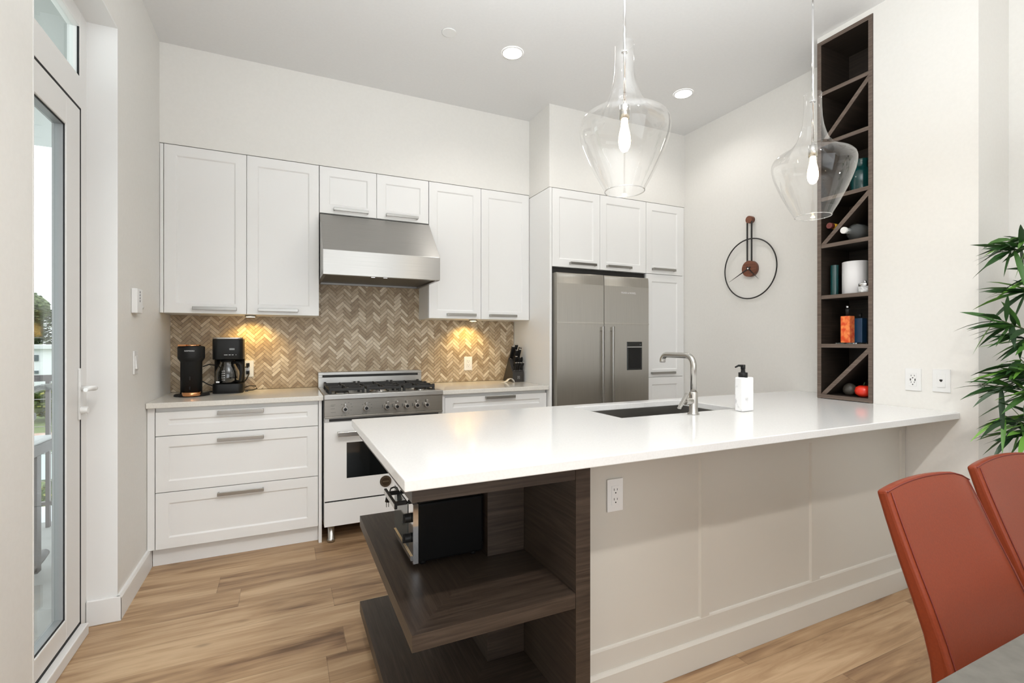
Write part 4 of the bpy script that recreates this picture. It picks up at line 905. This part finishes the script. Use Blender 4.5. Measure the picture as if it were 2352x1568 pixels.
def hand(nm, dy, dz, wd):
    v = Vector((0, dy, dz)); ln = v.length; d = v / ln; n = Vector((0, -d.z, d.y)); m = MB()
    P0 = Vector((3.180, cy_, czk)); q = [P0 - d * 0.02 - n * wd, P0 + v, P0 - d * 0.02 + n * wd]
    m.prism([(a.y, a.z) for a in q], 'x', 3.1785, 3.1815); part(nm, m, BLK, ck)
hand('minute_hand', 0.175, -0.085, 0.006); hand('hour_hand', -0.088, -0.088, 0.006)
part('spindle', MB().cyl((3.183, cy_, czk), (3.175, cy_, czk), 0.006, n=14), CHROME, ck)

# ---------------------------------------------------------------- pendant lamps
def pendant(x, y, zb, label):
    r = thing('pendant_lamp', label, 'lamp', (x, y, zb), 'glass pendant lamps over the peninsula')
    prof = [(0.077, 0.0), (0.078, 0.004), (0.087, 0.021), (0.104, 0.05), (0.122, 0.086), (0.141, 0.125), (0.158, 0.167), (0.171, 0.205), (0.1765, 0.235), (0.1775, 0.255), (0.174, 0.272), (0.162, 0.288), (0.140, 0.303), (0.112, 0.318), (0.088, 0.336), (0.069, 0.362), (0.0555, 0.395), (0.0465, 0.430), (0.0405, 0.470), (0.0378, 0.520), (0.037, 0.570), (0.0385, 0.580), (0.0375, 0.584)]
    part('glass_shade', MB().lathe(prof, (x, y, zb), 72, cap0=False, cap1=False), GLASSL, r)
    rim = [(x + 0.077 * math.cos(a), y + 0.077 * math.sin(a), zb) for a in [2 * PI * k / 48 for k in range(49)]]
    part('glass_rim', MB().tube(rim, 0.0020, 8, cap=False), clear_glass('rim_glass', (0.9, 0.9, 0.9), 0.9, 0.25, 0.5), r)
    part('cord_grip', MB().lathe([(0.005, 0.545), (0.013, 0.547), (0.013, 0.553), (0.005, 0.556)], (x, y, zb), 24), CHROME, r)
    part('rod', MB().cyl((x, y, zb + 0.345), (x, y, 3.085), 0.0052, n=16), CHROME, r)
    part('canopy', MB().lathe([(0.02, 3.070), (0.06, 3.080), (0.062, 3.0995)], (x, y, 0), 36), NICKEL, r)
    part('socket', MB().lathe([(0.013, 0.284), (0.0195, 0.286), (0.0195, 0.338), (0.008, 0.345)], (x, y, zb), 28), NICKEL, r)
    part('bulb', MB().lathe([(0.003, 0.155), (0.013, 0.160), (0.021, 0.175), (0.0245, 0.197), (0.022, 0.225), (0.015, 0.255), (0.0125, 0.284)], (x, y, zb), 28), BULB, r)
    return r
pendant(1.217, 1.545, 1.863, 'clear glass pendant lamp above the middle of the counter')
pendant(2.284, 1.484, 1.866, 'clear glass pendant lamp in front of the dark shelf tower')

# ---------------------------------------------------------------- ceiling fittings
lbs = ['round recessed ceiling light left of the centre pendant', 'round recessed ceiling light between the two pendants']
for (x, y), lb in zip(DOWN, lbs):
    r = thing('downlight', lb, 'light', (x, y, 3.095), 'recessed ceiling lights')
    part('trim_ring', MB().lathe([(0.060, 3.0935), (0.066, 3.0935), (0.070, 3.0995)], (x, y, 0), 40, cap0=False, cap1=False), WHITEP, r)
    part('lens', MB().lathe([(0.060, 3.0945), (0.060, 3.099)], (x, y, 0), 40), LENS, r)
solo('ceiling_cover', MB().lathe([(0.040, 3.094), (0.043, 3.095), (0.043, 3.0995)], (0.882, 2.755, 0), 36), WHITEP, 'small round white cover plate on the ceiling', 'cover plate')

# ---------------------------------------------------------------- dining chairs and table
def chair(label, x, y):
    # side profile (dy, z): centre line of the upholstered back, then the seat; (x, y) is the left top corner at the back
    r = thing('dining_chair', label, 'chair', (x + 0.205, y - 0.2, 0), 'rust leather dining chairs')
    W = 0.410
    back = [(0.000, 0.928), (-0.020, 0.865), (-0.045, 0.790), (-0.072, 0.715), (-0.094, 0.650), (-0.106, 0.600), (-0.110, 0.560), (-0.106, 0.520), (-0.098, 0.485), (-0.092, 0.445)]
    frnt = [(-0.024, 0.934), (-0.048, 0.865), (-0.076, 0.790), (-0.106, 0.715), (-0.130, 0.650), (-0.146, 0.600), (-0.154, 0.560), (-0.158, 0.520), (-0.160, 0.485), (-0.162, 0.445)]
    m = MB(); nx = 12; i0 = len(m.v); rows = len(back)
    def crown(s): return 0.012 * (1 - (2 * s - 1) ** 2) - (0.016 * ((s - 0.8) / 0.2) ** 2 if s > 0.8 else 0)
    def wx(s, z): return x + W * s + max(0, z - 0.60) * (0.03 - 0.13 * s)
    loop = []
    for k in range(rows): loop.append(('f', k))
    for k in range(rows - 1, -1, -1): loop.append(('b', k))
    nl = len(loop)
    for c in range(nx + 1):
        s = c / nx
        for sd_, k in loop:
            dy, z = (frnt if sd_ == 'f' else back)[k]
            top = max(0, 1 - k / 3.0)
            bow = 0.010 * (1 - (2 * s - 1) ** 2) * (1 if sd_ == 'f' else 1)
            m.v.append((wx(s, z), y + dy + bow, z + crown(s) * top))
    for c in range(nx):
        for q in range(nl):
            q2 = (q + 1) % nl
            m.face([i0 + c * nl + q, i0 + (c + 1) * nl + q, i0 + (c + 1) * nl + q2, i0 + c * nl + q2], True)
    m.face([i0 + q for q in range(nl)]); m.face([i0 + nx * nl + q for q in range(nl)][::-1])
    part('backrest', m, LEATHER, r, 0.008, seg=3)
    part('seat', MB().box(x, x + W, y - 0.56, y - 0.163, 0.40, 0.475), LEATHER, r, 0.02, seg=3)
    # raised seams along the front edges of the back
    sm = MB()
    for s in (0.035, 0.965):
        sm.tube([(wx(s, z), y + dy - 0.0006, z) for dy, z in [(-0.0265, 0.928 if s < 0.5 else 0.916)] + frnt[1:]], 0.0013, 6)
    sm.tube([(wx(k / nx, 0.93), y - 0.024 + 0.010 * (1 - (2 * k / nx - 1) ** 2) - 0.001, 0.930 + crown(k / nx)) for k in range(nx + 1)], 0.0016, 6)
    part('seam', sm, THREAD, r)
    for xx in (x + 0.03, x + W - 0.03):
        for yy in (y - 0.52, y - 0.14): part('leg', MB().cyl((xx, yy, 0.0), (xx, yy, 0.405), 0.011, 0.013, 14), NICKEL, r)
    return r
ch = chair('rust red leather dining chair at the left end of the table', 1.222, 0.655)
dup(ch, (1.682 + 0.205, 0.675 - 0.2, 0), 'rust red leather dining chair in front of the bamboo plant')
tb = thing('dining_table', 'grey dining table in the near right corner with chairs pushed in', 'table', (1.75, -0.05, 0))
i_ = 0
m = MB(); m.box(0.80, 2.70, -0.52, 0.395, 0.722, 0.750); part('tabletop', m, TABLETOP, tb, 0.002)
for x in (0.90, 2.60):
    for y in (-0.42, 0.02): part('leg', MB().box(x - 0.03, x + 0.03, y - 0.03, y + 0.03, 0, 0.7215), BLK, tb, 0.002)

# ---------------------------------------------------------------- bamboo plant
bp = thing('bamboo_plant', 'tall leafy green bamboo plant in the corner beyond the dining chairs', 'plant', (2.83, 0.80, 0))
part('pot', MB().lathe([(0.10, 0.0), (0.12, 0.01), (0.15, 0.30), (0.155, 0.32), (0.14, 0.32), (0.135, 0.285), (0.0, 0.28)], (2.83, 0.80, 0.0), 36), mat('grey_pot', (0.3, 0.3, 0.29), 0.6), bp)
rnd = random.Random(11)
lv, stm = MB(), MB()
canes = []
for k in range(6):
    a = 2 * PI * k / 6; bx_, by_ = 2.83 + 0.05 * math.cos(a), 0.80 + 0.05 * math.sin(a)
    tx_, ty_ = 2.83 + 0.13 * math.cos(a + 0.4), 0.80 + 0.10 * math.sin(a + 0.4); hz = 1.55 + 0.12 * k
    c = [(bx_ + (tx_ - bx_) * t * t, by_ + (ty_ - by_) * t * t, 0.27 + (hz - 0.27) * t) for t in [q / 8 for q in range(9)]]
    stm.tube(c, [0.007 - 0.0005 * q for q in range(9)], 8); canes.append(c)
def leafblade(p, d, ln, wd, droop):
    d = d.normalized(); up = Vector((0, 0, 1)); side = d.cross(up)
    if side.length < 0.1: side = Vector((1, 0, 0))
    side.normalize(); nrm = side.cross(d)
    roll = rnd.uniform(-1.0, 1.0); side = side * math.cos(roll) + nrm * math.sin(roll)
    i = len(lv.v); prof = [(0, 0.15), (0.18, 0.75), (0.42, 1.0), (0.7, 0.72), (0.9, 0.28), (1.0, 0.03)]
    for t, w_ in prof:
        c = p + d * (ln * t) - up * (droop * ln * t * t); s_ = side * (wd * w_)
        lv.v += [tuple(c - s_), tuple(c - nrm * wd * 0.25 * w_), tuple(c + s_)]
    for k in range(len(prof) - 1):
        for q in (0, 1): lv.face([i + 3 * k + q, i + 3 * k + q + 1, i + 3 * k + 3 + q + 1, i + 3 * k + 3 + q], True)
def spray(tip, frm, n, ln, outward):
    tip, frm = Vector(tip), Vector(frm)
    mid = (tip + frm) / 2 + Vector((0, 0, 0.03))
    stm.tube([frm, mid, tip], [0.003, 0.0025, 0.0015], 6)
    for q in range(n):
        t = 0.45 + 0.55 * (q + 1) / n; p = frm.lerp(tip, t) + Vector((0, 0, 0.03 * (1 - abs(2 * t - 1))))
        d = Vector(outward) + Vector((rnd.uniform(-0.75, 0.75), rnd.uniform(-0.75, 0.75), rnd.uniform(-0.65, 0.6)))
        leafblade(p, d, ln * rnd.uniform(0.7, 1.15), 0.0105 * rnd.uniform(0.75, 1.2), rnd.uniform(0.0, 0.45))
SPR = [((2.690, 0.935, 1.640), 12), ((2.74, 0.90, 1.70), 9), ((2.735, 0.905, 1.475), 12), ((2.665, 0.960, 1.365), 12), ((2.70, 0.93, 1.345), 10), ((2.655, 0.965, 1.085), 13), ((2.72, 0.91, 1.20), 13), ((2.70, 0.93, 1.15), 12), ((2.73, 0.90, 1.05), 13), ((2.685, 0.945, 0.965), 12), ((2.71, 0.92, 0.90), 13), ((2.75, 0.885, 1.12), 12), ((2.76, 0.88, 0.98), 12), ((2.74, 0.90, 1.28), 11), ((2.77, 0.87, 1.58), 9)]
for tip, n in SPR:
    c = min(canes, key=lambda c: min((Vector(q) - Vector(tip)).length for q in c)); q = min(c, key=lambda q: (Vector(q) - Vector(tip) + Vector((0, 0, 0.08))).length)
    spray(tip, q, n, 0.145, (-0.75, 0.55, 0.0))
for k in range(46):
    c = rnd.choice(canes); q = Vector(c[rnd.randint(3, 8)]); a = rnd.uniform(-2.2, 1.2)
    o_ = Vector((math.cos(a), math.sin(a), 0)); tip = q + o_ * rnd.uniform(0.10, 0.2) + Vector((0, 0, rnd.uniform(0.02, 0.12)))
    if tip.x > 3.12: tip.x = 3.12
    if tip.y > 1.02: tip.y = 1.02
    spray(tip, q, 10, 0.13, o_ * 0.7 if tip.x < 3.0 else (-0.6, -0.3, 0.2))
for i, v in enumerate(lv.v): lv.v[i] = (min(v[0], 3.21), min(v[1], 1.095) if v[0] > 2.915 else v[1], v[2])
part('stems', stm, STEMM, bp)
part('foliage', lv, LEAFM, bp)

# ---------------------------------------------------------------- balcony and what lies beyond
CONC = noisy('pale_concrete', (0.28, 0.28, 0.27), (0.34, 0.34, 0.33), 8, 0.8, 0.1)
struct('ground_balcony', MB().box(-3.4, -0.855, 0.2, 4.55, -0.25, -0.02), CONC)
sf = MB(); sf.box(-3.5, -0.855, 0.2, 4.75, 2.74, 2.95)
for k in range(4): sf.box(-3.5, -0.855, 4.75 + 0.06 * k, 4.81 + 0.06 * k, 2.74 + 0.03 * k, 2.97)
struct('ceiling_balcony', sf, mat('grey_soffit', (0.42, 0.44, 0.43), 0.7))
struct('trim_2', MB().box(-3.4, -0.855, 4.58, 5.3, -0.32, -0.10), mat('pale_ledge', (0.55, 0.58, 0.60), 0.6))
RAIL = mat('bronze_railing', (0.13, 0.115, 0.115), 0.5, 0.3)
rl = thing('balcony_railing', 'bronze metal railing at the end of the balcony', 'railing', (-2.1, 4.42, -0.02))
part('top_rail', MB().box(-3.3, -0.86, 4.40, 4.45, 0.995, 1.038), RAIL, rl)
part('bottom_rail', MB().box(-3.3, -0.86, 4.41, 4.44, 0.135, 0.158), RAIL, rl)
for x in (-1.488, -2.3, -3.1): part('post', MB().box(x - 0.011, x + 0.011, 4.412, 4.438, -0.02, 0.9948), RAIL, rl)
wi = MB()
for k in range(4): wi.tube([(-3.3, 4.425, 0.30 + 0.19 * k), (-0.865, 4.425, 0.30 + 0.19 * k)], 0.003, 6)
part('wire', wi, NICKEL, rl)
pt = thing('patio_table', 'dark patio table with a pale top behind the door glass', 'table', (-1.55, 3.40, -0.02))
part('tabletop', MB().box(-1.90, -1.235, 3.05, 3.72, 0.655, 0.725), mat('pale_table_top', (0.5, 0.52, 0.54), 0.35), pt, 0.004)
PT = mat('dark_grey_frame', (0.07, 0.065, 0.07), 0.5)
part('apron', MB().box(-1.91, -1.225, 3.04, 3.73, 0.64, 0.7), PT, pt)
for x in (-1.85, -1.245): part('leg', MB().box(x - 0.022, x + 0.022, 3.50, 3.55, 0.0, 0.64), PT, pt)
for x in (-1.85, -1.245): part('foot', MB().tube([(x, 3.0, 0.0), (x, 3.1, 0.02), (x, 3.52, 0.035), (x, 3.60, 0.045), (x, 3.66, 0.06)], 0.022, 10), PT, pt)
solo('bowl', MB().lathe([(0.025, 0.0), (0.026, 0.01), (0.03, 0.05), (0.055, 0.085), (0.08, 0.12), (0.078, 0.145), (0.055, 0.158)], (-1.322, 3.535, 0.7255), 28), PT, 'dark footed bowl standing on the patio table', 'bowl')

# garden
GRASS = noisy('lawn_grass', (0.075, 0.12, 0.03), (0.14, 0.17, 0.05), 3, 0.9)
struct('ground', MB().box(-120, -6, 3, 160, -3.2, -3.0), GRASS)
struct('road', MB().box(-40, -3.0, 19.6, 24.4, -2.99, -2.97), mat('pale_wet_road', (0.34, 0.42, 0.40), 0.35))
struct('path', MB().box(-40, -3.0, 27.5, 29.6, -2.99, -2.965), noisy('red_gravel', (0.35, 0.20, 0.14), (0.55, 0.45, 0.40), 2, 0.9))
hs = thing('house', 'white flat-roofed house beyond the balcony', 'house', (-16, 47, -3.0))
HW = mat('white_render', (0.75, 0.76, 0.77), 0.8)
part('walls', MB().box(-30, -5, 45, 55, -3, 0.75), HW, hs)
part('roof', MB().box(-30.4, -4.6, 44.6, 55, 0.75, 1.02), mat('roof_edge', (0.6, 0.61, 0.61), 0.7), hs)
GW = mat('grey_window', (0.10, 0.12, 0.13), 0.2)
for xa, xb_, za, zb2 in ((-17.7, -15.64, -0.10, 0.32), (-17.7, -15.64, -0.99, -0.78), (-22.5, -20.5, -0.10, 0.32), (-12.6, -10.6, -0.99, -0.78)): part('window', MB().box(xa, xb_, 44.92, 45.02, za, zb2), GW, hs)
LEAF2 = island_mat('tree_leaves', [(0, (0.045, 0.07, 0.03)), (0.6, (0.08, 0.115, 0.045)), (1, (0.14, 0.175, 0.07))], 0.7, 0.2)  # leaf tones lightened, distance haze put into the colour
BARK = mat('bark', (0.06, 0.045, 0.03), 0.9)
def bush(name, label, cat, c, rx, rz, n, leaf, trunk=None, group=None, seed=1, mtl=None):
    rn = random.Random(seed); r = thing(name, label, cat, c, group); m = MB()
    for k in range(n):
        a = rn.uniform(0, 2 * PI); u_ = rn.uniform(-1, 1); rr_ = (rn.uniform(0.35, 1) ** 0.4) * (0.85 + 0.15 * math.sin(3 * a) * math.cos(4 * u_))
        s_ = math.sqrt(1 - u_ * u_); p_ = Vector((c[0] + rx * rr_ * s_ * math.cos(a), c[1] + rx * rr_ * s_ * math.sin(a), c[2] + (trunk or 0) + rz * (1 + rr_ * u_)))
        q = Matrix.Rotation(rn.uniform(0, 6), 3, 'Z') @ Matrix.Rotation(rn.uniform(-1.2, 1.2), 3, 'X'); i = len(m.v)
        for dx_, dy_ in ((-1, 0), (0, -0.5), (1, 0), (0, 0.5)): m.v.append(tuple(p_ + q @ Vector((dx_ * leaf, dy_ * leaf, 0))))
        m.face([i, i + 1, i + 2, i + 3])
    for k in range(14):
        a = 2 * PI * k / 14 * 2.4; q = (0.1 + 0.42 * (k % 5) / 4); zz = c[2] + (trunk or 0) + rz * (0.35 + 1.2 * k / 13) ; rad = 0.40 * min(rx, rz)
        m.lathe([(0.02, -0.9 * rad), (0.6 * rad, -0.72 * rad), (0.95 * rad, -0.2 * rad), (0.9 * rad, 0.4 * rad), (0.5 * rad, 0.8 * rad), (0.02, 0.95 * rad)], (c[0] + q * rx * math.cos(a), c[1] + q * rx * math.sin(a), zz), 10)
    part('foliage', m, mtl or LEAF2, r)
    part('trunk', MB().cyl((c[0], c[1], c[2]), (c[0], c[1], c[2] + (trunk or 0) + rz), rx * 0.06, rx * 0.03, 10), BARK, r)
TR = [(-23.6, 62, 4.4, 4.0, 'broad green tree behind the white house, towards its far end'), (-14.5, 60, 4.2, 3.9, 'tallest green tree behind the white house'), (-33, 63, 4.2, 3.7, 'green tree at the edge of the door glass behind the white house')]
for k, (x, y, rx, rz, lb) in enumerate(TR): bush('tree', lb, 'tree', (x, y, -3), rx, rz, 9000, 0.17, 1.6, 'trees behind the house', k)
BUSHM = island_mat('shrub_leaves', [(0, (0.04, 0.075, 0.02)), (0.6, (0.11, 0.14, 0.03)), (1, (0.32, 0.30, 0.05))], 0.7, 0.2)
BS = [(-5.0, 14.6, 'yellow green shrub on the lawn nearest the balcony'), (-6.6, 15.4, 'yellow green shrub on the lawn beside the road'), (-11.6, 34.5, 'round green shrub in front of the white house')]
for k, (x, y, lb) in enumerate(BS): bush('shrub', lb, 'shrub', (x, y, -3), 0.9 if k < 2 else 1.6, 0.5 if k < 2 else 1.0, 900, 0.07 if k < 2 else 0.14, 0.05, 'garden shrubs', 20 + k, BUSHM)
